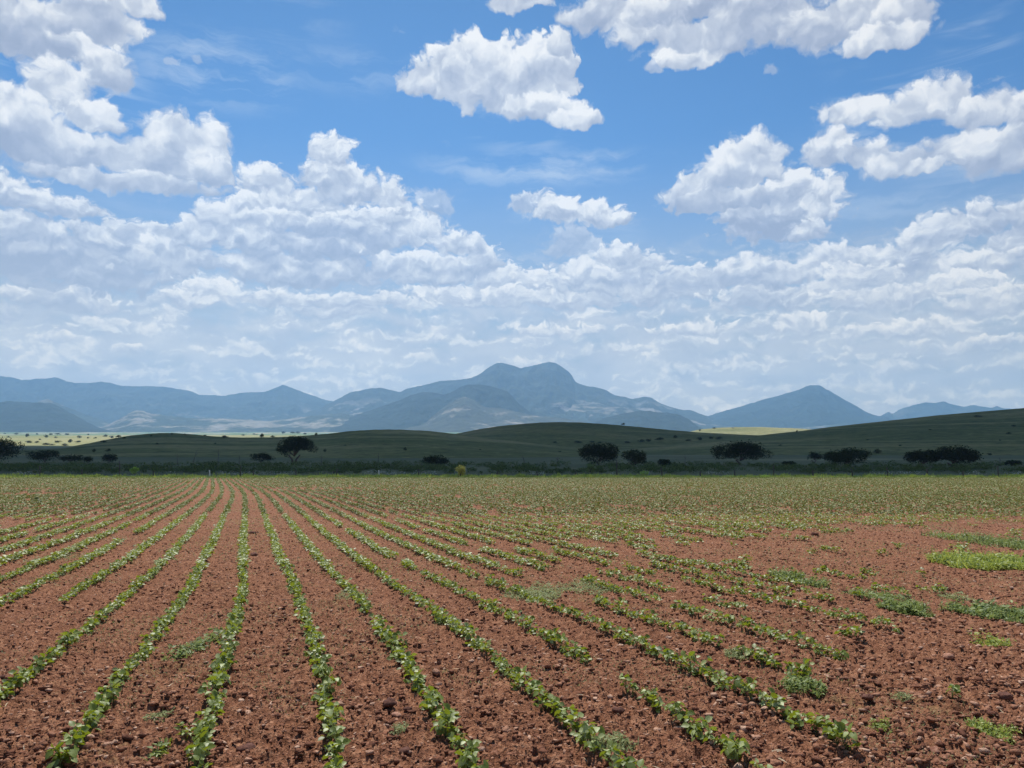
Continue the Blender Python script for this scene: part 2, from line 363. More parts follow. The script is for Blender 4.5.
def mat_crumb():
    m, g = mat('soil_crumb'); geo = g.n('ShaderNodeNewGeometry'); n = g.noise(geo.outputs['Position'], 60.0, 3, 0.6)
    c = ramp(g, geo.outputs['Random Per Island'], [(0.0, (0.09, 0.036, 0.022)), (0.45, (0.225, 0.096, 0.054)), (0.8, (0.38, 0.19, 0.115)), (1.0, (0.60, 0.40, 0.28))])
    set_b(g, g.mixc(g.mr(n, 0.3, 0.7, 0, 0.4), c, (0.26, 0.115, 0.07)), 0.95, 0.1, bump(g, n, 0.02, 0.8)); return m
M_CRUMB = mat_crumb()
M_CLOD = mat_plain('soil_clod', (0.20, 0.085, 0.052), (0.44, 0.235, 0.155), 22.0, 0.95)
M_CLODD = mat_plain('dark_soil_clod', (0.085, 0.036, 0.024), (0.16, 0.072, 0.05), 22.0, 0.95)
M_STRAW = mat_plain('straw', (0.45, 0.34, 0.20), (0.62, 0.50, 0.34), 20.0, 0.8)
M_TREE = mat_leaf('dark_tree_leaf', (0.010, 0.018, 0.006), (0.030, 0.042, 0.014), 0.9, 0.05, 0.08)
M_TREE2 = mat_leaf('mesquite_leaf', (0.012, 0.024, 0.008), (0.038, 0.055, 0.018), 0.9, 0.05, 0.1)
M_BUSH = mat_leaf('far_bush_leaf', (0.022, 0.034, 0.014), (0.05, 0.065, 0.028), 0.9, 0.05, 0.1)
M_YELLOW = mat_leaf('yellow_shrub_leaf', (0.26, 0.28, 0.05), (0.50, 0.46, 0.12), 0.6, 0.3, 0.3)
M_LIME = mat_leaf('lime_shrub_leaf', (0.20, 0.32, 0.04), (0.38, 0.52, 0.08), 0.6, 0.3, 0.3)
M_SCRUB = mat_leaf('scrub_leaf', (0.020, 0.045, 0.012), (0.13, 0.17, 0.045), 0.8, 0.1, 0.15)
M_FLOWER = mat_leaf('white_flower', (0.55, 0.55, 0.48), (0.80, 0.80, 0.74), 0.7, 0.2, 0.2)
M_BARK = mat_plain('bark', (0.06, 0.045, 0.035), (0.13, 0.10, 0.08), 6.0)
M_POST = mat_plain('weathered_post', (0.05, 0.04, 0.035), (0.12, 0.10, 0.085), 6.0)
M_PALEPOST = mat_plain('whitewashed_post', (0.55, 0.53, 0.48), (0.72, 0.70, 0.65), 6.0)
M_WIRE = mat_plain('rusty_wire', (0.10, 0.09, 0.08), (0.16, 0.14, 0.12))

# ------------------------------------------------------------------ ground sheet
EL_Y = np.array([130, 145, 170, 230, 300, 450, 600, 1000, 1500, 2000, 3000, 4600, 7500, 10500, 16000, 25000, 55000.])
EL_P = np.array([477.9, 472.0, 466.5, 460, 456, 452.5, 450, 445.5, 439.5, 436, 434.2, 432.6, 432.4, 434, 444, 452, 460.])
EL_T = (466 - EL_P) / F
def ground_z(x, y):
    x = np.asarray(x, float); y = np.asarray(y, float)
    near = -0.33 + 0.30 / (1 + (np.maximum(y, 0) / 11.5) ** 4)
    e = np.interp(np.log(np.maximum(y, 130)), np.log(EL_Y), EL_T)
    fz = CAMZ + e * np.maximum(y, 130)
    z = np.where(y < 130, near, fz)
    rough = ss(131, 200, y)
    z = z + rough * (fbm(x / 60, y / 60, 3, 5) - 0.5) * np.clip(y / 400, 0, 6)
    return z
XK = np.array([-5, 4.36, 200.]);
def row_x(y):
    # centre line of the crop row that leaves the picture at the bottom near x=342
    yy = np.linspace(0, 160, 1601)
    sl = -0.295 - 0.048 * ss(6, 12, yy) - 0.045 * ss(35, 75, yy)
    xx = np.concatenate([[0], np.cumsum((sl[1:] + sl[:-1]) / 2 * 0.1)])
    x0 = np.interp(4.36, yy, xx)
    return np.interp(y, yy, xx) - x0 - 0.964
PITCHR = 0.762
def soil_relief(x, y):
    k = (x - row_x(np.clip(y, 0, 160))) / PITCHR
    w = (np.cos(2 * np.pi * k) * 0.5 + 0.5)
    big = fbm(x / 0.35, y / 0.35, 3, 11) - 0.5
    l1 = 1 - np.abs(2 * fbm(x / 0.10, y / 0.10, 3, 21, 0.55) - 1)
    l2 = 1 - np.abs(2 * fbm(x / 0.035, y / 0.035, 2, 31) - 1)
    lump = np.clip(fbm(x / 0.16, y / 0.16, 2, 41) - 0.5, 0, 1)
    fade = 1 - ss(60, 125, y)
    return fade * (0.022 * w + 0.07 * big + 0.060 * (l1 - 0.75) * (0.6 + 3 * lump) + 0.048 * (l2 - 0.7) + 0.030 * (fbm(x / 0.018, y / 0.018, 1, 51) - 0.5))
def build_ground():
    th_f = np.linspace(-42, 42, 1150); side = np.concatenate([np.linspace(42.8, 60, 14), np.linspace(64, 176, 28)])
    th = np.radians(np.concatenate([th_f, side, np.array([180.])]))
    th = np.sort(np.concatenate([th, -np.radians(side)]))
    th = np.append(th, th[0] + 2 * np.pi) if False else th
    r = [0.0, 0.6, 1.2, 1.8, 2.3, 2.7, 3.0, 3.25, 3.5]
    while r[-1] < 26: r.append(r[-1] * 1.0034)
    while r[-1] < 150: r.append(r[-1] * 1.010)
    while r[-1] < 60000: r.append(r[-1] * 1.035)
    r = np.array(r)
    R, T = np.meshgrid(r, th, indexing='ij')
    x = R * np.sin(T); y = R * np.cos(T)
    z = ground_z(x, y)
    fine = (R > 2.2) & (R < 140) & (np.abs(T) < 0.78)
    z[fine] += soil_relief(x[fine], y[fine])
    nr, nc = x.shape
    Fc = grid_faces(nr, nc)
    # close the ring behind the camera
    i = np.arange(nr - 1); close = np.stack([i * nc + nc - 1, i * nc, (i + 1) * nc, (i + 1) * nc + nc - 1], -1)
    Fc = np.concatenate([Fc, close])[:, ::-1]
    me = mesh_np('ground', np.stack([x, y, z], -1), Fc, M_GROUND, True)
    return obj('ground', me, kind='structure')
build_ground()

# ------------------------------------------------------------------ hills and mountains
def ridge(name, crest, Y, front, back, m, spur=0.55, amp=1.0, step=1.6, nv=60, seed=1, pw=1.3, base_drop=2.0, jag=0.6, lab=None):
    px = np.array([c[0] for c in crest], float); py = np.array([c[1] for c in crest], float)
    u = np.arange(px[0], px[-1] + 0.1, step)
    cyv = np.interp(u, px, py)
    k = np.array([0.12, 0.76, 0.12]); cs = np.convolve(np.pad(cyv, 1, 'edge'), k, 'valid')
    cyv = cs + jag * (fbm(u / 5.0, u * 0, 4, seed + 3, 0.7) - 0.5) * 2.6
    X, Yc, Z = at(u, cyv, Y); X = np.array(X); Z = np.array(Z)
    v = np.concatenate([-np.linspace(1, 0, nv) ** 1.25, np.linspace(0, 1, nv // 2)[1:] ** 1.2])
    V, XX = np.meshgrid(v, X, indexing='ij'); ZZ = np.broadcast_to(Z, V.shape)
    yy = Y + np.where(V < 0, V * front, V * back)
    xx = XX * (yy / Y)
    bz = ground_z(xx, yy) - base_drop
    t = np.abs(V)
    prof = (1 - t) ** pw
    L = front * 0.15
    n = 1 - np.abs(2 * fbm(xx / L + 0.25 * fbm(xx / L, yy / L, 2, seed + 9), yy / (L * 2.4), 5, seed, 0.55) - 1)
    n2 = fbm(xx / (L * 0.22), yy / (L * 0.4), 4, seed + 50, 0.6) - 0.5
    w = (t * (1 - t) * 4) ** 0.7
    h = np.maximum(ZZ - bz, 0)
    z = bz + h * prof * (1 - spur * w * (1.05 - n) * amp) + h * 0.10 * w * n2 * spur * 2
    z = np.where(t == 0, ZZ, z)
    me = mesh_np(name, np.stack([xx, yy, z], -1), grid_faces(*xx.shape), m, True)
    return obj(name, me, kind='structure')
FOR = (0.036, 0.048, 0.036); TAN = (0.36, 0.32, 0.24)
m_far = mat_mountain('far_forested_slope', FOR, TAN, 0.34, 1)
m_mass = mat_mountain('massif_slope', FOR, (0.42, 0.38, 0.32), 0.42, 2)
m_fore = mat_mountain('foothill_bare_earth', (0.060, 0.066, 0.050), (0.33, 0.29, 0.23), 0.36, 3, 1.6)
m_dark = mat_mountain('dark_forest_and_shade_slope', (0.022, 0.034, 0.028), (0.05, 0.06, 0.05), 0.1, 4)  # dark forest tone; on the front mountain it stands in for cloud shadow
m_mid = mat_mountain('front_hill_slope', (0.045, 0.06, 0.045), (0.34, 0.30, 0.23), 0.55, 5, 1.3)
ridge('mountain', [(-330,385),(-220,372),(-120,380),(-60,374),(0,376),(10,377),(22,380),(35,379),(57,377.5),(66,381),(75,383),(90,383),(101,381.5),(110,383),(122,386),(145,386),(165,387),(175,388.5),(190,391),(200,395),(225,395.5),(240,393),(265,391.5),(275,388),(283,384.5),(290,387),(305,393),(315,396),(325,400),(333,401.5),(345,405),(365,412),(420,428)], 9900, 2250, 1950, m_far, seed=11)
ridge('mountain', [(270,430),(290,420),(310,411),(320,408),(335,400.5),(350,392.5),(362,390),(372,388),(382,388),(393,390.5),(400,392),(405,389),(430,383.5),(440,381),(458,380),(470,378.5),(480,374),(488,368),(497,363),(502,362.8),(512,365),(521,368.3),(525,367),(537,364.5),(549,361.8),(556,363),(564,368),(570,373),(573,377),(574.5,381.5),(580,384),(589,386.5),(600,388),(606,390),(614,395),(622,396.5),(633,399),(645,396.5),(652,398),(660,403),(670,407),(682,410),(690,409.5),(700,414),(707,416),(715,420),(740,432)], 8700, 2250, 1800, m_mass, seed=12, jag=0.45)
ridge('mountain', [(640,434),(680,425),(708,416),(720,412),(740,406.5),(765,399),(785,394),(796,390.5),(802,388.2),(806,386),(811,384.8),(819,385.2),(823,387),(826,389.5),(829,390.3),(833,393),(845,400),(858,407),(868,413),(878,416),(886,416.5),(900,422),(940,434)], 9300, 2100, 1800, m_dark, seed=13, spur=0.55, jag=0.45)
ridge('mountain', [(860,428),(880,416.5),(886,413),(889,411.5),(893,414),(898,410),(905,407.5),(915,405),(925,402.5),(935,403),(944,401),(950,404),(965,407),(972,405),(985,407),(993,408),(997,405.5),(1003,408.5),(1020,409),(1100,402),(1250,405),(1340,415)], 10300, 1500, 1200, m_far, seed=14, jag=0.4)
ridge('mountain', [(330,424),(345,419),(365,412),(380,407),(400,400),(410,395.5),(423,392),(432,392.5),(443,394.5),(450,393),(460,387),(467,384.5),(480,384.5),(490,386),(500,389),(508,391.5),(513,397),(518,403),(530,412),(550,422),(570,432)], 6600, 1200, 1050, m_dark, seed=15, spur=0.4, jag=0.3)  # front mountain: cloud shadow put into its dark slope colour
ridge('hill', [(395,430),(425,422),(440,410),(455,400),(465,396.5),(475,401),(485,407),(500,408),(510,410),(530,415),(560,418),(600,424),(640,432)], 5900, 975, 750, m_fore, seed=16, spur=0.3)
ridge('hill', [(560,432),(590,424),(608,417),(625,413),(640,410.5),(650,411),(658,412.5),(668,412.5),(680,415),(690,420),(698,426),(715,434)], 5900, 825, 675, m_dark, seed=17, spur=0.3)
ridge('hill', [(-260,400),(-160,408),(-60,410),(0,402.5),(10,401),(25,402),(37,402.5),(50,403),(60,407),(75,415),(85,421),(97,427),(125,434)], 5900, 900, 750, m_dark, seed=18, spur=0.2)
ridge('hill', [(15,420),(35,404),(40,401),(47,399),(55,402),(70,408),(85,414),(100,420),(125,428),(150,434)], 7350, 750, 675, m_mid, seed=19, spur=0.4)
ridge('hill', [(95,430),(118,420),(128,414),(136,410),(143,411),(150,414),(165,415),(190,418),(230,419),(270,421),(310,416),(340,413),(365,418),(400,424),(450,434)], 6750, 1050, 750, m_mid, seed=20, spur=0.4)
ridge('hill', [(500,430),(540,412),(570,404),(600,406),(630,408),(660,414),(700,422),(740,428),(800,427),(840,424),(880,424),(930,430)], 7650, 1050, 750, m_mid, seed=25, spur=0.4)
pa = (0.082, 0.098, 0.022); pb = (0.145, 0.145, 0.038); pc_ = (0.29, 0.24, 0.09)
m_pA = mat_pasture('grazed_hillside', pa, pb, pc_, 10)
m_pB = mat_pasture('green_hillside', (0.092, 0.104, 0.024), (0.158, 0.155, 0.040), (0.27, 0.22, 0.085), 300)
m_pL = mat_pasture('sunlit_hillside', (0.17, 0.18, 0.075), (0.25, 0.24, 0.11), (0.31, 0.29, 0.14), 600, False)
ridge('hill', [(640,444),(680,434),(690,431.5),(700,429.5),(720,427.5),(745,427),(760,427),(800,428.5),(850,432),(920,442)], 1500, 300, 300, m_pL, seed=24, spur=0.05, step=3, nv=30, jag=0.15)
ridge('hill', [(330,452),(400,444),(440,437.5),(457,433.5),(480,429),(500,426),(520,424),(540,422.5),(560,422),(580,422.5),(600,423.5),(640,427),(660,429),(700,432.5),(740,434.5),(800,437),(860,441),(960,452)], 680, 260, 200, m_pB, seed=22, spur=0.05, step=3, nv=40, jag=0.15, pw=1.15)
ridge('hill', [(560,455),(660,445.5),(700,440),(740,437),(762,435),(800,431),(830,427),(880,421.5),(940,415),(1000,410),(1024,408),(1100,402),(1200,398),(1320,402)], 560, 260, 200, m_pA, seed=23, spur=0.05, step=3, nv=40, jag=0.15, pw=1.15)
ridge('hill', [(-300,452),(-100,453),(0,451),(60,448.5),(85,444),(110,439),(130,435.5),(150,433.5),(170,432.8),(190,434),(215,436.5),(240,437.5),(275,437.3),(300,436),(330,433.5),(350,431),(375,429.6),(400,429.5),(430,431),(457,434),(480,437),(540,444),(640,454)], 430, 190, 160, m_pA, seed=21, spur=0.05, step=3, nv=40, jag=0.15, pw=1.1)

# ------------------------------------------------------------------ the cloud whose shadow lies on the hills (overhead, above the picture)
def build_cloud():
    m, g = mat('cloud_white'); set_b(g, (0.9, 0.9, 0.92), 1.0, 0.0)
    nu, nv = 120, 60
    u = np.linspace(0, 2 * np.pi, nu, endpoint=False); v = np.linspace(-np.pi / 2, np.pi / 2, nv)
    V, U = np.meshgrid(v, u, indexing='ij')
    cx = np.cos(V) * np.cos(U); cyy = np.cos(V) * np.sin(U); cz = np.sin(V)
    ex = np.sign(cx) * np.abs(cx) ** 0.6; ey = np.sign(cyy) * np.abs(cyy) ** 0.55
    x = -190 + 1350 * ex; y = 1290 + 376 * ey
    bumpy = fbm(x / 160 + 3, y / 160, 4, 77)
    z = 1390 + np.where(cz > 0, cz * (130 + 260 * bumpy), cz * 12 + 0 * cz)
    x = x + (fbm(U * 3, V * 3, 3, 78) - 0.5) * 90
    i = np.arange(nv - 1)[:, None] * nu + np.arange(nu)[None, :]; j = np.roll(i, -1, axis=1)
    Fc = np.stack([i, j, j + nu, i + nu], -1).reshape(-1, 4)
    me = mesh_np('cloud', np.stack([x, y, z], -1), Fc, m, True)
    o = obj('cloud', me, label='broad white cumulus overhead, above the shaded hills', category='cloud')
build_cloud()
# ------------------------------------------------------------------ leaf geometry
def rotmats(yaw, pitch, roll):
    cy_, sy_ = np.cos(yaw), np.sin(yaw); cp, sp = np.cos(pitch), np.sin(pitch); cr, sr = np.cos(roll), np.sin(roll)
    R = np.empty(np.shape(yaw) + (3, 3))
    # local: x along the leaf, y across, z up; roll about x, pitch about y (up positive), yaw about z
    R[..., 0, 0] = cy_ * cp; R[..., 0, 1] = -sy_ * cr - cy_ * sp * sr; R[..., 0, 2] = sy_ * sr - cy_ * sp * cr
    R[..., 1, 0] = sy_ * cp; R[..., 1, 1] = cy_ * cr - sy_ * sp * sr; R[..., 1, 2] = -cy_ * sr - sy_ * sp * cr
    R[..., 2, 0] = sp; R[..., 2, 1] = cp * sr; R[..., 2, 2] = cp * cr
    return R
LEAF8_V = np.array([(0, 0, 0), (0.30, 0, -.03), (0.68, 0, -.02), (1, 0, -.13), (0.26, .36, .07), (0.62, .32, .06), (0.26, -.36, .07), (0.62, -.32, .06)])
LEAF8_F = np.array([(0, 1, 4), (1, 2, 5), (1, 5, 4), (2, 3, 5), (0, 6, 1), (1, 7, 2), (1, 6, 7), (2, 7, 3)])
LEAF4_V = np.array([(0, 0, 0), (0.5, 0, -.04), (1, 0, -.10), (0.42, .36, .08), (0.42, -.36, .08)])
LEAF4_F = np.array([(0, 1, 3), (1, 2, 3), (0, 4, 1), (1, 4, 2)])
LEAF2_V = np.array([(0, 0, 0), (1, 0, -.05), (0.45, .40, .06), (0.45, -.40, .06)])
LEAF2_F = np.array([(0, 1, 2), (0, 3, 1)])
BLADE_V = np.array([(0, .05, 0), (0, -.05, 0), (.55, -.04, .0), (.55, .04, .0), (1, 0, -.12)])
BLADE_F = np.array([(0, 1, 2), (0, 2, 3), (3, 2, 4)])
def leaves(proto, base, yaw, pitch, roll, size):
    LV, LF = proto; n = len(yaw)
    R = rotmats(yaw, pitch, roll)
    V = np.einsum('nij,kj->nki', R, LV) * np.asarray(size)[:, None, None] + base[:, None, :]
    Fc = (LF[None] + (np.arange(n) * len(LV))[:, None, None]).reshape(-1, 3)
    return V.reshape(-1, 3), Fc
def merge(parts):
    Vs, Fs, o = [], [], 0
    for V, Fc in parts:
        Vs.append(V); Fs.append(Fc + o); o += len(V)
    return np.concatenate(Vs), np.concatenate(Fs)
def tube(pts, r0, r1, n=6):
    pts = np.asarray(pts, float); m = len(pts); V = []
    for i in range(m):
        d = pts[min(i + 1, m - 1)] - pts[max(i - 1, 0)]; d /= np.linalg.norm(d) + 1e-9
        a = np.cross(d, (0.3, 0.9, 0.2)); a /= np.linalg.norm(a); b = np.cross(d, a)
        r = r0 + (r1 - r0) * i / (m - 1)
        for k in range(n):
            t = 2 * np.pi * k / n; V.append(pts[i] + r * (a * np.cos(t) + b * np.sin(t)))
    Fc = []
    for i in range(m - 1):
        for k in range(n):
            p, q = i * n + k, i * n + (k + 1) % n
            Fc += [(p, q, q + n), (p, q + n, p + n)]
    V.append(pts[-1]); t = len(V) - 1
    for k in range(n): Fc.append(((m - 1) * n + k, (m - 1) * n + (k + 1) % n, t))
    return np.array(V), np.array(Fc)
BLOB_V = []
for a_ in range(3):
    for sgn in (-1, 1):
        q = [0, 0, 0]; q[a_] = sgn; BLOB_V.append(q)
for sx in (-1, 1):
    for sy in (-1, 1):
        for sz in (-1, 1): BLOB_V.append((sx * .62, sy * .62, sz * .62))
BLOB_V = np.array(BLOB_V, float)
def _blobf():
    F_ = []
    for ax in range(3):
        for si, sgn in enumerate((-1, 1)):
            c = ax * 2 + si; cor = [i for i in range(6, 14) if BLOB_V[i][ax] * sgn > 0]
            o1, o2 = [k for k in range(3) if k != ax]
            cor.sort(key=lambda i: math.atan2(BLOB_V[i][o2], BLOB_V[i][o1]))
            for k in range(4):
                t = [c, cor[k], cor[(k + 1) % 4]]
                nrm = np.cross(BLOB_V[t[1]] - BLOB_V[t[0]], BLOB_V[t[2]] - BLOB_V[t[0]])
                if nrm[ax] * sgn < 0: t = [t[0], t[2], t[1]]
                F_.append(t)
    return np.array(F_)
BLOB_F = _blobf()

# ------------------------------------------------------------------ trees and bushes
DG = None
def hit(px, py, pull=0.0):
    global DG
    if DG is None:
        bpy.context.view_layer.update(); DG = bpy.context.evaluated_depsgraph_get()
    d = Vector(ray(px, py)).normalized()
    ok, loc, *_ = SC.ray_cast(DG, Vector((0, 0, CAMZ)), d)
    if not ok: return None
    return loc
def crown_mesh(lobes, n, leaf, mat_, r, name='crown'):
    parts = []
    tot = sum(l[3] * l[4] * l[5] for l in lobes) ** 1.0
    ws = np.array([(l[3] * l[4] * l[5]) ** 0.66 for l in lobes]); ws /= ws.sum()
    for l, w in zip(lobes, ws):
        k = max(6, int(n * w))
        d = r.normal(size=(k, 3)); d /= np.linalg.norm(d, axis=1)[:, None]
        rad = r.uniform(0.35, 1.08, k) ** 0.55
        rad *= 0.82 + 0.36 * vnoise(d[:, 0] * 3 + l[0], d[:, 1] * 3 + d[:, 2] * 2.3, 5)
        p = d * rad[:, None] * np.array(l[3:6]) + np.array(l[0:3])
        parts.append(leaves((LEAF2_V, LEAF2_F), p, r.uniform(0, 6.28, k), r.uniform(-.6, .9, k), r.uniform(-1.2, 1.2, k), r.uniform(0.6, 1.3, k) * leaf))
    V, Fc = merge(parts)
    return mesh_np(name, V, Fc, mat_)
def tree(px, base, top, left, right, name, label, cat, mat_, seed, style='umbrella', n=5200, leaf=0.34, trunk=True, group=None, D=None):
    r = np.random.default_rng(seed)
    p = hit(px, base)
    if D is not None: p = Vector(at(px, base, D)); 
    Y = p.y; s = Y / F
    H = (base - top) * s * 1.0; xl = (left - px) * s; xr = (right - px) * s
    W = (xr - xl) / 2; cxm = (xl + xr) / 2
    o = empty(name, p, label, cat, group)
    lobes = []
    if style == 'umbrella':
        m = 17
        for i in range(m):
            a = r.uniform(0, 6.28); q = math.sqrt(r.uniform(0, 1)) * 0.80
            lx = cxm + W * q * math.cos(a) ; ly = W * q * math.sin(a) * 0.8
            lz = H * (0.76 - 0.30 * q * q + r.uniform(-.14, .04))
            lobes.append((lx, ly, lz, W * r.uniform(.24, .36), W * r.uniform(.24, .36), H * r.uniform(.16, .24)))
        lobes.append((cxm, 0, H * .70, W * .6, W * .5, H * .26))
        lobes.append((cxm - W * .72, 0, H * .52, W * .30, W * .3, H * .16)); lobes.append((cxm + W * .72, 0, H * .52, W * .28, W * .3, H * .13))
    elif style == 'dome':
        m = 20
        for i in range(m):
            a = r.uniform(0, 6.28); q = math.sqrt(r.uniform(0, 1)) * 0.78
            lz = H * (0.15 + 0.70 * math.sqrt(max(0, 1 - q * q)) * r.uniform(.35, 1))
            lobes.append((cxm + W * q * math.cos(a), W * q * math.sin(a) * .8, lz, W * r.uniform(.22, .34), W * r.uniform(.22, .34), H * r.uniform(.14, .22)))
        lobes.append((cxm, 0, H * .48, W * .82, W * .7, H * .42))
    elif style == 'wide':
        for i in range(22):
            a = r.uniform(0, 6.28); q = math.sqrt(r.uniform(0, 1)) * .8
            lobes.append((cxm + W * q * math.cos(a), W * q * math.sin(a) * .8, H * (.32 + (.50 * (1 - q ** 3)) * r.uniform(.05, 1)), W * r.uniform(.2, .32), W * r.uniform(.2, .3), H * r.uniform(.14, .2)))
        lobes.append((cxm, 0, H * .60, W * .80, W * .6, H * .33))
    else:
        for i in range(9):
            a = r.uniform(0, 6.28); q = r.uniform(0, .75)
            lobes.append((cxm + W * q * math.cos(a), W * q * math.sin(a), H * r.uniform(.3, .8), W * r.uniform(.25, .4), W * r.uniform(.25, .4), H * r.uniform(.16, .26)))
    obj('crown', crown_mesh(lobes, n, leaf, mat_, r), o)
    if trunk:
        parts = []; hb = H * (0.30 if style == 'umbrella' else 0.2); tr = max(0.05, H * 0.032)
        for f in range(2 if style == 'umbrella' else 1):
            fx = (f - .5) * tr * 2.2
            parts.append(tube([(fx, 0, -0.3), (fx * 2.2, 0, hb * .5), (fx * 6 + r.uniform(-.1, .1), 0, hb)], tr * 1.25, tr * .9))
        for l in lobes[:12]:
            tp = np.array(l[:3]) * np.array((.9, .9, .98)); md = np.array((tp[0] * .45, tp[1] * .45, hb + (tp[2] - hb) * .6))
            parts.append(tube([(0, 0, hb * .85), md, tp], tr * .55, tr * .15, 5))
        V, Fc = merge(parts); obj('trunk', mesh_np('trunk', V, Fc, M_BARK, True), o)
    return o
TG = 'trees along the far side of the fence'
tree(-2, 464, 437, -40, 24, 'tree', 'big dark domed tree cut by the left edge of the photo', 'tree', M_TREE, 101, 'dome', 7000)
tree(46, 462.5, 448.5, 27, 62, 'bush', 'long low dark bush just right of the big leftmost tree', 'bush', M_TREE, 102, 'dome', 2600, .3)
tree(71, 462.5, 453.5, 58, 84, 'bush', 'small low bush trailing off the right end of the long low bush', 'bush', M_TREE, 103, 'dome', 1400, .3)
tree(89, 463, 455.5, 83, 94, 'bush', 'small round dark bush left of the darker waist-high one', 'bush', M_TREE, 104, 'dome', 700, .3)
tree(110, 463, 453, 102, 119, 'bush', 'dark bush on its own above the lime coloured shrub', 'bush', M_TREE, 105, 'dome', 1200, .3)
tree(294, 463.5, 435.5, 275, 318, 'acacia_tree', 'flat-topped dark tree with a forked bare trunk, left of centre', 'tree', M_TREE, 106, 'umbrella', 6500, .30)
tree(262, 463, 451.5, 249, 275, 'bush', 'low rounded dark bush directly left of the fork-trunked tree', 'bush', M_TREE, 107, 'dome', 1600, .3)
tree(436, 466, 455, 421, 451, 'bush', 'low dark spreading bush up-left of the yellow shrub', 'bush', M_TREE, 108, 'dome', 1900, .3)
tree(600, 465.5, 441, 576, 622, 'mesquite_tree', 'round full dark tree in the centre above the fence', 'tree', M_TREE, 109, 'dome', 6800, .30)
tree(635, 467, 449, 623, 650, 'bush', 'tall ragged bush touching the right side of the round central tree', 'bush', M_TREE2, 110, 'ragged', 2400, .3)
tree(741, 465, 439.5, 709, 774, 'acacia_tree', 'widest flat-topped dark tree right of centre', 'tree', M_TREE, 111, 'wide', 9500, .30)
tree(814, 463.5, 451, 807, 821, 'small_tree', 'small slim tree left of the broad low-crowned tree', 'tree', M_TREE, 112, 'umbrella', 900, .3)
tree(849, 466.5, 446.5, 822, 875, 'mesquite_tree', 'broad low-crowned dark tree second from the right edge', 'tree', M_TREE2, 113, 'dome', 7200, .30)
tree(924, 467, 449, 902, 946, 'acacia_tree', 'left half of the touching pair of trees at far right, lower one', 'tree', M_TREE, 114, 'wide', 5500, .30)
tree(953, 467.5, 444, 934, 980, 'acacia_tree', 'taller right half of the touching pair of trees at far right', 'tree', M_TREE, 115, 'wide', 7500, .30)
tree(663, 466.5, 458.5, 656, 671, 'bush', 'small dark bush midway between the central and the widest tree', 'bush', M_TREE2, 116, 'dome', 900, .3)
tree(1013, 466, 460, 1005, 1022, 'bush', 'small low bush near the right edge below the long dark hill', 'bush', M_TREE2, 117, 'dome', 800, .3)
tree(788, 466, 461, 781, 796, 'bush', 'low bush between the widest tree and the small slim tree', 'bush', M_TREE2, 118, 'dome', 700, .3)
tree(134, 474.5, 466.5, 129, 139, 'shrub', 'lime green round shrub standing at the left fence line', 'shrub', M_LIME, 119, 'dome', 700, .22, False, D=141)
tree(590, 475, 463.5, 585, 597, 'shrub', 'olive green shrub in front of the round central tree', 'shrub', mat_leaf('olive_shrub_leaf', (0.09, 0.14, 0.03), (0.18, 0.24, 0.06)), 120, 'dome', 900, .22, True, D=140)
tree(460.5, 478.5, 464.5, 454, 468, 'small_tree', 'small yellow-leaved tree with a dark stem beside the fence', 'tree', M_YELLOW, 121, 'ragged', 700, .22, True, D=130)
tree(644, 476, 470.5, 639, 650, 'shrub', 'small yellow-green shrub right of the olive one at the fence', 'shrub', M_LIME, 122, 'dome', 350, .2, False, D=138)
tree(766, 479, 474.5, 760, 771, 'shrub', 'low yellow-green tuft on the field margin below the widest tree', 'shrub', M_LIME, 123, 'dome', 300, .16, False, D=127)
# bushes far out on the hills: one per dot in the photograph
def ordn(n): return '%d%s' % (n, 'th' if 10 <= n % 100 <= 20 else {1: 'st', 2: 'nd', 3: 'rd'}.get(n % 10, 'th'))
def far_bush_proto(seed):
    r = np.random.default_rng(seed)
    lob = [(r.uniform(-.5, .5), r.uniform(-.4, .4), r.uniform(.35, .75), r.uniform(.35, .55), r.uniform(.35, .5), r.uniform(.22, .34)) for _ in range(5)]
    return crown_mesh(lob, 260, 0.20, M_BUSH, r, 'far_bush')
FB = [far_bush_proto(200 + i) for i in range(4)]
def far_bush(px, py, w, h, label, group, i=[0]):
    p = hit(px, py) or hit(px, py + 1.2)
    if p is None: return
    o = obj('far_bush', FB[i[0] % 4]); i[0] += 1
    s = p.y / F
    o.location = p - Vector((0, 0, 0.12 * h * s)); o.scale = (w * s / 1.7, w * s / 1.7, h * s / 0.95); o.rotation_euler = (0, 0, i[0] * 1.3)
    o['label'] = label; o['category'] = 'bush'; o['group'] = group
for q_, (px, py, w, h) in enumerate(sorted([(16,434.5,4,2),(27,437,5,4),(37,435,3,1.8),(46,437.5,5,3.5),(51,435,5,2),(58,435,6,2),(67,435,6,2),(56,438,4,1.8),(79,438,5,3),(88,438.5,3,2),(105,437,5,3),(112,438,5,3),(118,438,6,3),(95,439,3,2),(29,442.8,9,2.6),(37,443,5,2.4),(57,442.5,8,2.5),(70,442.5,6,4),(78,443,7,2.5),(48,446,10,3),(65,446,6,3),(103,442.5,8,2.5),(8,438,3,2),(40,440,3,1.6),(88,435,3,1.5),(5,434,3,1.5),(124,438.5,4,2)])):
    far_bush(px, py, w, h, ordn(q_ + 1) + ' from the left of the tiny bushes dotting the sunlit plain at left', 'bushes on the sunlit left plain')
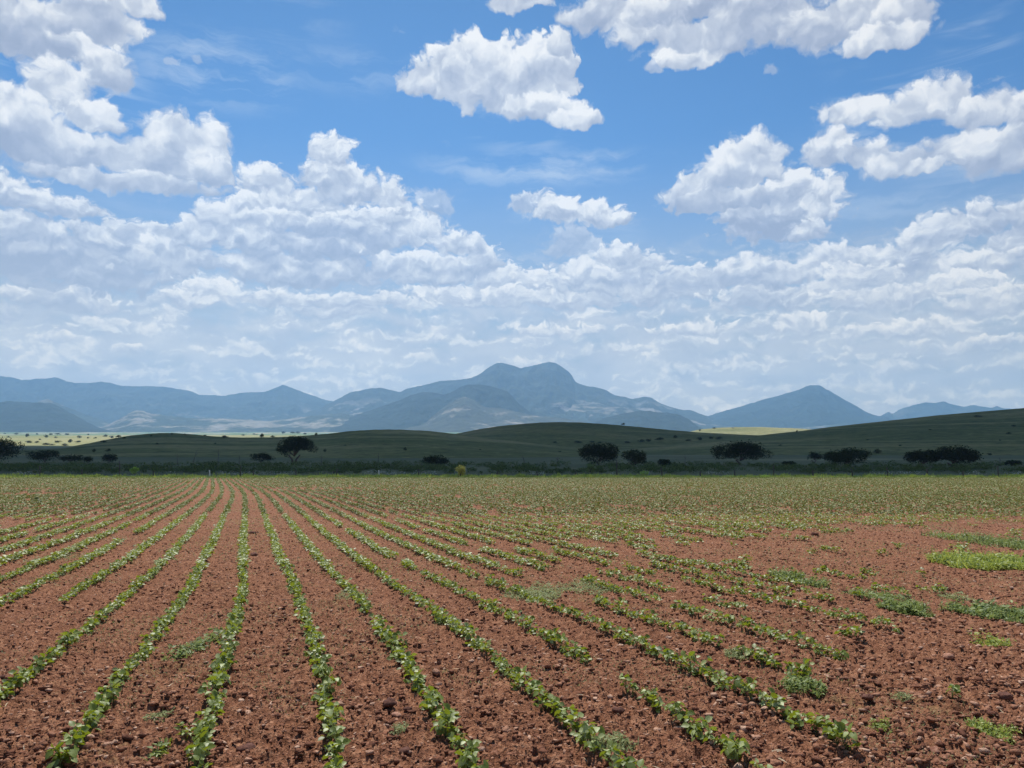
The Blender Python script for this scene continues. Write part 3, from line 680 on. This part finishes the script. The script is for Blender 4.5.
for q_, (px, py, w, h) in enumerate(sorted([(172,434.6,4,2),(185,435,3,1.5),(205,436,4,1.5),(225,438,8,3),(243,435.5,5,1.5),(255,435,5,1.5),(262,437.5,6,4.5),(273,437.5,5,2.5),(283,433.5,5,3),(293,434,6,2.5),(298,433.5,5,2.5),(305,434.5,5,2),(316,435.3,4,3),(151,436.5,3,2)])):
    far_bush(px, py, w, h, ordn(q_ + 1) + ' from the left of the small bushes along the left hill crest', 'bushes on the left hill crest')
for q_, (px, py, w, h) in enumerate(sorted([(623,425.7,4,2.8),(641,442,8,3),(649,441.5,7,3.5),(659,441,9,3.5),(627,443,9,2),(675,438,5,3),(700,440,7,3.5),(711,439.5,6,3),(719,439.5,7,3.5),(688,441,8,2),(578,443,9,2.5),(555,443,6,1.6),(600,443,7,1.6),(592,442.5,7,2)])):
    far_bush(px, py, w, h, ordn(q_ + 1) + ' from the left of the dark bushes on the shaded central hill', 'bushes on the central hill')
for q_, (px, py, w, h) in enumerate(sorted([(700,431,3,2),(714,428.6,5,1.6),(733,428.5,3,1)])):
    far_bush(px, py, w, h, ordn(q_ + 1) + ' from the left of the specks of bush on the sunlit yellow hill', 'bushes on the sunlit hill')
for q_, (px, py, w, h) in enumerate(sorted([(797,432.3,3,2.4),(978,417.5,7,2.5),(1014,426.5,5,2),(1009,434,6,2),(930,430,4,1.2),(868,440,4,1.2)])):
    far_bush(px, py, w, h, ordn(q_ + 1) + ' from the left of the small bushes on the long dark right hill', 'bushes on the right hill')
for q_, (px, py, w, h) in enumerate(sorted([(405,450.5,4.5,3.5),(325,452,4,4),(877,453.5,9,5),(94,452,5,4),(108,452.5,5,4),(157,444.5,4,2),(345,446,3,1.4),(990,455,6,2.5),(1000,441,3,1.5),(560,452,4,1.3),(480,450,3,1.2),(215,444,3,1.3),(900,446,4,1.5),(780,446,4,1.5)])):
    far_bush(px, py, w, h, ordn(q_ + 1) + ' from the left of the lone bushes scattered on the lower shaded slopes', 'lone bushes on the shaded slopes')
# slender bare saplings
for k, (px, b, t, lean) in enumerate([(193,461,450,.9),(218,463,449,0),(178,462,454,-.3),(239,462,455,.1),(321.5,463,455,0),(378,463,453,.1),(525,464,455,-.6),(557,463,457,.1),(685,464,455,.1),(1000,464,457,.1)]):
    p = Vector(at(px, b, 178)); s = 178 / F; H = (b - t) * s
    o = empty('bare_sapling', p, ordn(k + 1) + ' from the left of the slender leafless saplings above the fence', 'sapling', 'bare saplings in the scrub')
    parts = [tube([(0, 0, -.8), (lean * .5, 0, H * .5), (lean, 0, H)], .075, .03, 5), tube([(lean * .5, 0, H * .5), (lean + .4, .2, H * .8)], .04, .015, 4), tube([(lean * .6, 0, H * .6), (lean - .4, -.2, H * .9)], .035, .015, 4)]
    V, Fc = merge(parts); obj('stem', mesh_np('stem', V, Fc, M_POST), o)

# ------------------------------------------------------------------ fence
FY = 132.0
def fence():
    gz = float(ground_z(0, FY))
    o = empty('wire_fence', (0, FY, gz), 'rough post and wire fence along the far edge of the field', 'fence')
    posts = [(43,11,0),(84.6,8,0),(122,16,0),(156,6,0),(211.5,7,1),(242,11,0),(255,6,0),(297.5,7,0),(335,6,0),(338,8,0),(379.5,7,1),(419,8,0),(497,6,0),(537,6,0),(575,5,0),(616,17,0),(661,10,0),(699,6,0),(733,7,0),(772,12,0),(811,7,0),(850,8,0),(885,10,0),(924,8,0),(960,6,0),(995,11,0),(-20,9,0),(1040,9,0)]
    r = np.random.default_rng(31); tops = []
    for px, h, pale in posts:
        x = (px - 512) / F * FY; H = h * FY / F; w = .13 if h < 10 else .10
        z0 = float(ground_z(x, FY)) - gz
        V, Fc = tube([(x, 0, z0 - .3), (x + r.uniform(-.05, .05), 0, z0 + H * .5), (x + r.uniform(-.12, .12), 0, z0 + H)], w, w * .8, 6)
        obj('post', mesh_np('post', V, Fc, M_PALEPOST if pale else M_POST), o)
        tops.append((x, z0, min(H, 1.4)))
    tops.sort()
    for f in (.35, .65, .92):
        pts = []
        for i, (x, z0, H) in enumerate(tops):
            pts.append((x, .07, z0 + 1.15 * f))
        V, Fc = tube(pts, .008, .008, 4); obj('wire', mesh_np('wire', V, Fc, M_WIRE), o)
fence()

# ------------------------------------------------------------------ scrub, margin grass, flowers
def scrub():
    r = np.random.default_rng(41); parts = []
    n = 2600; Y = r.uniform(141, 198, n) ; Y = 141 + (Y - 141) * r.uniform(.3, 1, n); X = r.uniform(-.72, .72, n) * Y
    keep = fbm(X / 7, Y / 5, 3, 3) > 0.42; X, Y = X[keep], Y[keep]
    Z = ground_z(X, Y); n = len(X); H = r.uniform(.35, 1.25, n) * (0.7 + .7 * vnoise(X / 12, Y / 9, 9))
    k = 42
    d = r.normal(size=(n, k, 3)); d /= np.linalg.norm(d, axis=2)[..., None]; d *= r.uniform(.4, 1.05, (n, k))[..., None]
    sc_ = np.stack([H * r.uniform(.7, 1.5, n), H * .9, H * .5], -1)
    P = d * sc_[:, None, :] + np.stack([X, Y, Z + H * .45], -1)[:, None, :]
    P = P.reshape(-1, 3); m = len(P)
    V, Fc = leaves((LEAF2_V, LEAF2_F), P, r.uniform(0, 6.28, m), r.uniform(-.6, .9, m), r.uniform(-1, 1, m), r.uniform(.16, .36, m))
    obj('scrub', mesh_np('scrub', V, Fc, M_SCRUB), kind='stuff')
scrub()
def grass_margin():
    r = np.random.default_rng(42); n = 52000
    Y = 131.3 + r.normal(0, 1.9, n); X = r.uniform(-.72, .72, n) * Y
    keep = (fbm(X / 3, Y / 1.5, 3, 13) > .34) & (Y > 126.5) & (Y < 137.5); X, Y = X[keep], Y[keep]; n = len(X)
    V, Fc = leaves((BLADE_V * (1, 2.6, 1), BLADE_F), np.stack([X, Y, ground_z(X, Y) - .02], -1), r.uniform(0, 6.28, n), r.uniform(.5, 1.4, n), r.uniform(-.5, .5, n), r.uniform(.12, .30, n) * (.5 + 2.2 * fbm(X / 1.6, Y / 2, 3, 99) ** 1.5 * 1.6))
    obj('grass', mesh_np('grass', V, Fc, M_GRASS), kind='stuff')
    n = 5200; X = r.uniform(-.72, .72, n) * 136; Y = r.uniform(133.5, 137, n)
    cl = fbm(X / 4.0, Y * 0, 3, 23); keep = cl + .10 * (X < 20) + .06 * (X > 60) > .64; X, Y = X[keep], Y[keep]; n = len(X)
    V, Fc = leaves((LEAF2_V, LEAF2_F), np.stack([X, Y, ground_z(X, Y) + r.uniform(.25, .8, n)], -1), r.uniform(0, 6.28, n), r.uniform(-.3, .6, n), r.uniform(-.5, .5, n), r.uniform(.10, .2, n))
    obj('wildflowers', mesh_np('wildflowers', V, Fc, M_FLOWER), kind='stuff')
grass_margin()

# ------------------------------------------------------------------ crop
def inpoly(px, py, poly):
    c = np.zeros(px.shape, bool); n = len(poly)
    for i in range(n):
        x1, y1 = poly[i]; x2, y2 = poly[(i + 1) % n]
        if y1 == y2: continue
        t = ((y1 > py) != (y2 > py)) & (px < (x2 - x1) * (py - y1) / (y2 - y1) + x1); c ^= t
    return c
BARE = [(655, 552), (700, 544), (760, 539), (815, 531), (870, 527), (930, 524), (1100, 520), (1500, 520), (1500, 1200), (1000, 1200), (880, 768), (800, 700), (850, 650), (845, 615), (800, 585), (760, 572), (700, 566)]
def density(x, y, k):
    px, py = to_px(x, y, ground_z(x, y))
    w = (fbm(x / 1.1, y / 1.1, 3, 61) - .5) * 60
    bare = inpoly(px + w * 1.3, py + w * .45 * np.clip((py - 480) / 100, .05, 1), BARE)
    gap = vnoise(k * 7.7 + 3.3, y / 0.9, 71) * .6 + vnoise(k * 5.1, y / 2.6, 72) * .4
    base = np.where((k <= 2), 0.20, 0.31)                      # threshold: larger = patchier
    base = np.where((k >= 3) & (py > 540) & (py < 640) & (px > 480), 0.37, base)
    base = np.where(k == -3, 0.27, base); base = np.where((k == -4) & (y < 15), .52, base)
    base = np.where(y > 24, 0.20 + .16 * fbm(x / 5, y / 8, 3, 44), base)
    ok = gap > base
    far_red = (fbm(x / 9, y / 5, 3, 81) > .70) & (y > 34) & (px < 380)
    ok &= ~far_red
    tail = bare & (vnoise(x / .5, y / .7, 91) > np.where((px < 930) & (py > 575) & (py < 640), .58, .86))
    return np.where(bare, tail, ok)
def crop_points():
    r = np.random.default_rng(51); out = []
    for k in range(-190, 240):
        def gen(y0, y1, st):
            n = int((y1 - y0) / st); return y0 + (np.arange(n) + r.uniform(-.35, .35, n)) * st
        y = np.concatenate([gen(3.9, 26, .088), gen(26, 60, .15), gen(60, 129.5, .24)])
        x = row_x(y) + k * PITCHR + r.normal(0, 1, len(y)) * (.022 + .07 * ss(40, 100, y)) + .05 * (vnoise(y / 2.2, y * 0 + k, 33) - .5)
        m = (np.abs(x) < .70 * y + .35); y, x = y[m], x[m]
        if not len(y): continue
        m = density(x, y, np.full(len(y), k)); out.append(np.stack([x[m], y[m], np.full(m.sum(), k)], -1))
    return np.concatenate(out)
CP_ = crop_points()
def zs(x, y): return ground_z(x, y) + soil_relief(x, y)
def bean_proto(seed):
    r = np.random.default_rng(seed); nt = int(r.integers(5, 7))
    base, yaw, pit, rol, siz = [], [], [], [], []; stems = []
    for i in range(nt):
        a = r.uniform(0, 6.28); h = r.uniform(.055, .135); q = r.uniform(.008, .052) * (1.3 - h * 3)
        tip = np.array((q * math.cos(a), q * math.sin(a) * 1.15, h))
        stems.append(tube([(0, 0, -.02), tip * (.4, .4, .6), tip], .0028, .0016, 4))
        for j, da in enumerate((0, 1.75, -1.75)):
            base.append(tip + np.array((math.cos(a + da), math.sin(a + da), 0)) * (.010 if j == 0 else .004)); yaw.append(a + da + r.uniform(-.3, .3))
            pit.append(r.uniform(-.75, .8)); rol.append(r.uniform(-1.0, 1.0)); siz.append(r.uniform(.042, .074))
    V, Fc = leaves((LEAF8_V, LEAF8_F), np.array(base), np.array(yaw), np.array(pit), np.array(rol), np.array(siz))
    fol = mesh_np('foliage', V, Fc, M_BEAN, True)
    V, Fc = merge(stems); st = mesh_np('stem', V, Fc, M_STEM)
    return fol, st
PROTO = [bean_proto(300 + i) for i in range(9)]
def crop():
    r = np.random.default_rng(61)
    x, y, k = CP_[:, 0], CP_[:, 1], CP_[:, 2]
    z = zs(x, y); px, py = to_px(x, y, z)
    vis = (px > -12) & (px < 1036) & (py < 790)
    order = np.argsort(np.where(vis, y, 1e9)); near = order[:300]; nearset = np.zeros(len(x), bool); nearset[near] = True
    names = {-4: 'short row at the bottom left corner', -3: 'row running off the lower left edge', -2: 'row nearest the bottom left corner', -1: 'dense left row meeting the bottom edge', 0: 'straightest row left of centre', 1: 'dense row just left of bottom centre', 2: 'row just right of bottom centre', 3: 'broken row right of bottom centre', 4: 'patchy row toward the bottom right'}
    cnt = {}
    def ordn(n): return '%d%s' % (n, 'th' if 10 <= n % 100 <= 20 else {1: 'st', 2: 'nd', 3: 'rd'}.get(n % 10, 'th'))
    near = sorted(near, key=lambda i: (k[i], y[i])); krs = sorted({int(k[i]) for i in near if k[i] > 4}); kls = sorted({int(k[i]) for i in near if k[i] < -4}, reverse=True)
    for q_, kk in enumerate(krs): names[kk] = '%s sparse row right of the patchy row' % ordn(q_ + 1)
    for q_, kk in enumerate(kls): names[kk] = '%s row up the left edge' % ordn(q_ + 1)
    for i in near:
        kk = int(k[i]); cnt[kk] = cnt.get(kk, 0) + 1
        o = empty('bean_plant', (x[i], y[i], z[i] - .004), '%s bean plant from the bottom in the %s' % (ordn(cnt[kk]), names[kk]), 'bean plant', 'bean plants in the nearest crop rows', r.uniform(0, 6.28))
        o.scale = (1, 1, 1); s = r.uniform(.58, .95); o.scale = (s, s, s * r.uniform(.9, 1.15))
        fo, st = PROTO[int(r.integers(len(PROTO)))]
        obj('foliage', fo, o); obj('stem', st, o)
    rest = ~nearset
    a = rest & (y < 14); parts = []
    idx = np.nonzero(a)[0]; arrs = []
    for me, _ in PROTO:
        v = np.empty(len(me.vertices) * 3, np.float32); me.vertices.foreach_get('co', v)
        f = np.empty(len(me.loops), np.int32); me.loops.foreach_get('vertex_index', f); arrs.append((v.reshape(-1, 3), f.reshape(-1, 3)))
    for i in idx:
        V, Fc = arrs[int(r.integers(len(arrs)))]; t = r.uniform(0, 6.28); s = r.uniform(.58, .95); c_, s_ = math.cos(t) * s, math.sin(t) * s
        W = np.stack([V[:, 0] * c_ - V[:, 1] * s_ + x[i], V[:, 0] * s_ + V[:, 1] * c_ + y[i], V[:, 2] * s + z[i]], -1); parts.append((W, Fc))
    me1 = merge(parts)
    def far(mask, nl, proto, s0, s1, hh, spread):
        X, Y, Z = x[mask], y[mask], z[mask]; n = len(X)
        a_ = r.uniform(0, 6.28, (n, nl)); q = r.uniform(.1, 1, (n, nl)) * spread
        B = np.stack([X[:, None] + q * np.cos(a_), Y[:, None] + q * np.sin(a_) * 1.3, Z[:, None] + r.uniform(.35, 1, (n, nl)) * hh], -1).reshape(-1, 3); m = len(B)
        return leaves(proto, B, r.uniform(0, 6.28, m), r.uniform(-.5, .5, m), r.uniform(-.8, .8, m), r.uniform(s0, s1, m))
    me2 = far(rest & (y >= 14) & (y < 30), 14, (LEAF4_V, LEAF4_F), .05, .085, .13, .08)
    obj('bean_crop', mesh_np('bean_crop', *merge([me1, me2]), M_BEAN, False), kind='stuff')
    me3 = far(rest & (y >= 30) & (y < 60), 9, (LEAF2_V, LEAF2_F), .07, .115, .14, .085)
    me4 = far(rest & (y >= 60), 6, (LEAF2_V, LEAF2_F), .09, .15, .15, .11)
    obj('distant_bean_crop', mesh_np('distant_bean_crop', *merge([me3, me4]), M_BEANFAR, False), kind='stuff')
crop()

# ------------------------------------------------------------------ clods, straw, weeds
def clods():
    r = np.random.default_rng(71); n = 90000
    v = r.uniform(0, 1, n); Y = 3.8 * (45 / 3.8) ** v; X = r.uniform(-.72, .72, n) * Y
    s = r.gamma(1.6, .0042, n) * (0.6 + .8 * fbm(X / .8, Y / .8, 2, 17) * 1.3) + .003 * (Y / 6) ** .6
    right = ss(300, 900, to_px(X, Y, X * 0 - .1)[0]); s *= .9 + .25 * right
    s = np.clip(s, .003, .026)
    Z = zs(X, Y) + s * .05
    V = BLOB_V[None] * (1 + r.uniform(-.6, .5, (n, 14, 1)))
    V = V * np.stack([s * r.uniform(.8, 1.7, n), s * r.uniform(.7, 1.3, n), s * r.uniform(.4, .8, n)], -1)[:, None, :]
    t = r.uniform(0, 6.28, n); c_, s_ = np.cos(t)[:, None], np.sin(t)[:, None]
    V = np.stack([V[..., 0] * c_ - V[..., 1] * s_, V[..., 0] * s_ + V[..., 1] * c_, V[..., 2]], -1) + np.stack([X, Y, Z], -1)[:, None, :]
    Fc = (BLOB_F[None] + (np.arange(n) * 14)[:, None, None]).reshape(-1, 3)
    obj('loose_soil_crumbs', mesh_np('loose_soil_crumbs', V.reshape(-1, 3), Fc, M_CRUMB), kind='stuff')
    n = 500; Y = 4 * (22 / 4.) ** r.uniform(0, 1, n); X = r.uniform(-.70, .70, n) * Y; L = r.uniform(.015, .07, n)
    V, Fc = leaves((BLADE_V * (1, 1.2, 1), BLADE_F), np.stack([X, Y, zs(X, Y) + .012], -1), r.uniform(0, 6.28, n), r.uniform(-.1, .5, n), r.uniform(-1, 1, n), L)
    obj('straw_litter', mesh_np('straw_litter', V, Fc, M_STRAW), kind='stuff')
clods()
def lump_mesh(seed, m):
    r = np.random.default_rng(seed)
    nu, nv = 16, 9; u = np.linspace(0, 2 * np.pi, nu, endpoint=False); v = np.linspace(-np.pi / 2, np.pi / 2, nv)
    V, U = np.meshgrid(v, u, indexing='ij'); d = np.stack([np.cos(V) * np.cos(U), np.cos(V) * np.sin(U), np.sin(V)], -1)
    rr = .40 + 1.15 * fbm(d[..., 0] * 2.4 + seed + d[..., 2], d[..., 1] * 1.8 + 3 + d[..., 2] * 1.3, 3, seed) + r.uniform(-.06, .06, d.shape[:2]); rr[0] = rr[0].mean(); rr[-1] = rr[-1].mean()
    P = d * rr[..., None]
    i = np.arange(nv - 1)[:, None] * nu + np.arange(nu)[None, :]; j = np.roll(i, -1, axis=1)
    return mesh_np('soil_clod', P, np.stack([i, j, j + nu, i + nu], -1).reshape(-1, 4), m)
def gp(px, py):
    # ground point under a pixel, on the smooth field
    dx, dy, dz = ray(px, py); t = 1.8 / -dz
    for _ in range(6): t = (CAMZ - float(ground_z(dx * t, dy * t))) / -dz
    return dx * t, dy * t
for k, (px, py, w, dark, lab) in enumerate([
    (247,752,15,1,'big dark soil clod right of the dense left row at the bottom'), (389,710,14,1,'big dark clod between the two bottom-centre crop rows'), (396,716,9,0,'pale pink clod leaning on the big dark clod at bottom centre'),
    (408,712,8,1,'smaller dark clod right of the pale pink clod'), (404,752,11,1,'dark clod low between the bottom-centre crop rows'), (619,717,11,1,'dark clod left of the broken row right of centre'),
    (868,706,10,1,'round dark clod on the bare soil at lower right'), (810,646,9,1,'dark clod beside scattered leaves right of centre'), (4,681,8,1,'dark clod at the left edge among the rows'),
    (252,534,6,1,'small dark clod between rows in the upper left field'), (254,556,8,1,'wide dark clod below the other dark one in upper left field'), (388,634,9,0,'brown flat clod between rows at left centre'),
    (936,750,12,0,'crumbled brown clod near the bottom right corner'), (1006,705,12,1,'dark jagged clod near the right edge'), (770,598,9,0,'pale clod by the patchy rows right of centre'), (948,660,10,0,'long pale clod on bare soil near the right edge'), (815,536,7,1,'dark clod at the edge of the bare red ground')]):
    x, y = gp(px, py); s = w * y / F / 2
    o = obj('soil_clod', lump_mesh(80 + k, M_CLODD if dark else M_CLOD)); o.location = (x, y, float(zs(np.array(x), np.array(y))) + s * .35)
    o.scale = (s * 1.25, s * .9, s * .55); o.rotation_euler = (0, 0, k * 1.1); o['label'] = lab; o['category'] = 'soil clod'
def weed(px, py, rx, ry, m, label, n, leaf=.03, h=.08, name='weed_patch', seed=0):
    r = np.random.default_rng(900 + seed); x0, y0 = gp(px, py); x1, _ = gp(px + rx, py); _, ya = gp(px, py - ry); _, yb = gp(px, py + ry)
    W = x1 - x0; D = (ya - yb) / 2; y0 = (ya + yb) / 2
    a = r.uniform(0, 6.28, n); q = r.uniform(0, 1, n) ** .65 * (.62 + .75 * vnoise(3 * np.cos(a) + seed, 3 * np.sin(a), 8))
    X = x0 + W * q * np.cos(a); Y = y0 + D * q * np.sin(a)
    kp = fbm(X / .12 + seed, Y / .18, 2, seed) > -1; X, Y = X[kp], Y[kp]; n = len(X)
    Z = zs(X, Y) + r.uniform(0, 1, n) * h * (.15 + 1.5 * vnoise(X / .11, Y / .13, 7) ** 1.5)
    P = np.stack([X, Y, Z], -1); half = int(n * .7)
    A = leaves((LEAF4_V * (1, .75, 1), LEAF4_F), P[:half], r.uniform(0, 6.28, half), r.uniform(-.3, .7, half), r.uniform(-.8, .8, half), r.uniform(.6, 1.6, half) * leaf)
    B = leaves((BLADE_V * (1, 1.3, 1), BLADE_F), np.concatenate([P[half:, :2], zs(X[half:], Y[half:])[:, None]], 1), r.uniform(0, 6.28, n - half), r.uniform(.4, 1.4, n - half), r.uniform(-.5, .5, n - half), r.uniform(.5, 1.2, n - half) * h * 1.1)
    V, Fc = merge([A, B]); V = V - np.array((x0, y0, 0))
    o = obj(name, mesh_np(name, V, Fc, m)); o.location = (x0, y0, 0); o['label'] = label; o['category'] = 'weeds'
M_WEEDD = mat_leaf('dull_weed_leaf', (0.06, 0.10, 0.02), (0.24, 0.29, 0.08), 0.55, 0.35, 0.25)
WL = [(996,567,56,8,M_WEED,'long bright green weed strip at the right edge',8500,.055,.17),(1020,548,30,12,M_WEEDD,'taller mixed weed patch above the long bright strip at right edge',4200,.05,.18),(996,618,38,7,M_WEEDD,'lower bright weed band at the right edge',3200,.045,.10),
 (538,596,30,8,M_WEED2,'pale yellow-green weed carpet between rows at the centre',3800,.03,.05),(592,590,28,6,M_WEED2,'thin pale weeds right of the central weed carpet',2200,.03,.05),
 (880,600,24,6,M_WEEDD,'leafy green clump above the other right of the broken rows',800,.045,.10),(905,612,18,5,M_WEEDD,'green clump just below its neighbour right of the broken rows',2600,.045,.10),(788,580,16,5,M_WEEDD,'green weed clump at the tip of the patchy rows',900,.045,.12),(816,586,10,4,M_WEEDD,'small weed clump right of the clump at the row tips',500,.045,.1),
 (803,694,22,6,M_WEEDD,'dull green weed clump among scattered leaves lower right',900,.03,.07),(880,731,9,4,M_WEED,'small lime tuft on bare soil at lower right',350,.018,.035),(990,733,22,8,M_WEED,'bright green weed cushion by the bottom right corner',1300,.020,.045),(903,700,9,4,M_WEED2,'little pale tuft above the lime tuft',260,.018,.03),
 (186,655,14,8,M_WEEDD,'leafy weed clump between the two left rows, lower one',300,.04,.07),(207,646,15,7,M_WEEDD,'leafy weed clump between the two left rows, upper one',300,.04,.07),(158,718,13,6,M_WEED2,'pale low weeds beside the row near bottom left',420,.018,.035),(160,755,10,7,M_BEAN,'dark broadleaf weed at the bottom between two left rows',90,.04,.07),(190,742,8,5,M_BEAN,'small dark weed touching the dense left row',60,.035,.05),
 (400,732,8,6,M_WEED2,'tiny pale weed below the dark clods at bottom centre',200,.018,.04),(612,752,24,9,M_WEED2,'pale green weeds at the bottom right of centre row',1100,.020,.045),(993,645,12,5,M_WEED,'small green sprig patch near the right edge',350,.035,.07),(52,560,22,5,M_WEED2,'faint weed streak crossing the far left rows',900,.03,.05),(350,598,16,6,M_WEED2,'thin pale weeds between rows left of centre',700,.025,.045),(448,624,10,4,M_WEED2,'sparse yellowish weeds beside a row at centre',1300,.025,.04),(735,660,9,4,M_WEED2,'thin weeds among the patchy rows right of centre',900,.02,.04),(955,600,8,6,M_WEED2,'lone grey-green weed between the two right edge strips',260,.04,.08)]
for k, w in enumerate(WL): weed(*w, seed=k)
def low_weeds():
    r = np.random.default_rng(81); n = 150000
    Y = 3.9 * (70 / 3.9) ** r.uniform(0, 1, n); X = r.uniform(-.72, .72, n) * Y
    kp = fbm(X / 1.3, Y / 1.6, 4, 19, .6) + .10 * ss(0, 1, (Y - 5) / 30) + .03 * (X > 0) + .03 * (Y > 11) > .575; X, Y = X[kp], Y[kp]; n = len(X)
    V, Fc = leaves((BLADE_V * (1, 2.2, 1), BLADE_F), np.stack([X, Y, zs(X, Y)], -1), r.uniform(0, 6.28, n), r.uniform(.1, 1.2, n), r.uniform(-.8, .8, n), r.uniform(.010, .028, n) * (Y / 6) ** .7)
    obj('low_weeds', mesh_np('low_weeds', V, Fc, M_WEED2), kind='stuff')
low_weeds()
def scrap():
    x, y = gp(38, 501.5); z = float(zs(np.array(x), np.array(y))); s = y / F
    o = empty('plastic_scrap', (x, y, z), 'crumpled black and white scrap lying among the far left rows', 'litter')
    r = np.random.default_rng(5)
    for nm, m, ox, oz, w, h in (('white_sheet', M_FLOWER, 1.5, .5, 5.5, 1.6), ('dark_fold', M_TREE, -1.2, 2.2, 3.2, 3.0)):
        u = np.linspace(-1, 1, 9); U, V = np.meshgrid(u, u)
        P = np.stack([(U * w / 2 + ox) * s, V * .18, (oz + h * (1 - U ** 2) * (1 - V ** 2) * .9 + r.uniform(-.4, .4, U.shape)) * s * .9], -1)
        obj(nm, mesh_np(nm, P, grid_faces(9, 9), m), o)
scrap()
# ------------------------------------------------------------------ haze
def build_haze():
    m = bpy.data.materials.new('haze_air'); m.use_nodes = True; g = NT(m.node_tree)
    o = g.n('ShaderNodeOutputMaterial'); v = g.n('ShaderNodeVolumePrincipled')
    v.inputs['Color'].default_value = (0.38, 0.66, 1.0, 1); v.inputs['Density'].default_value = HAZE; v.inputs['Anisotropy'].default_value = 0.55
    g.t.links.new(v.outputs[0], o.inputs['Volume'])
    V = [(x, y, z) for x in (-11000, 11000) for y in (-300, 11800) for z in (-3.0, 1368)]
    Fc = [(0, 1, 3, 2), (4, 6, 7, 5), (0, 4, 5, 1), (2, 3, 7, 6), (0, 2, 6, 4), (1, 5, 7, 3)]
    obj('haze', mesh_np('haze', V, Fc, m), kind='stuff')
HAZE = 0.85e-4
build_haze()
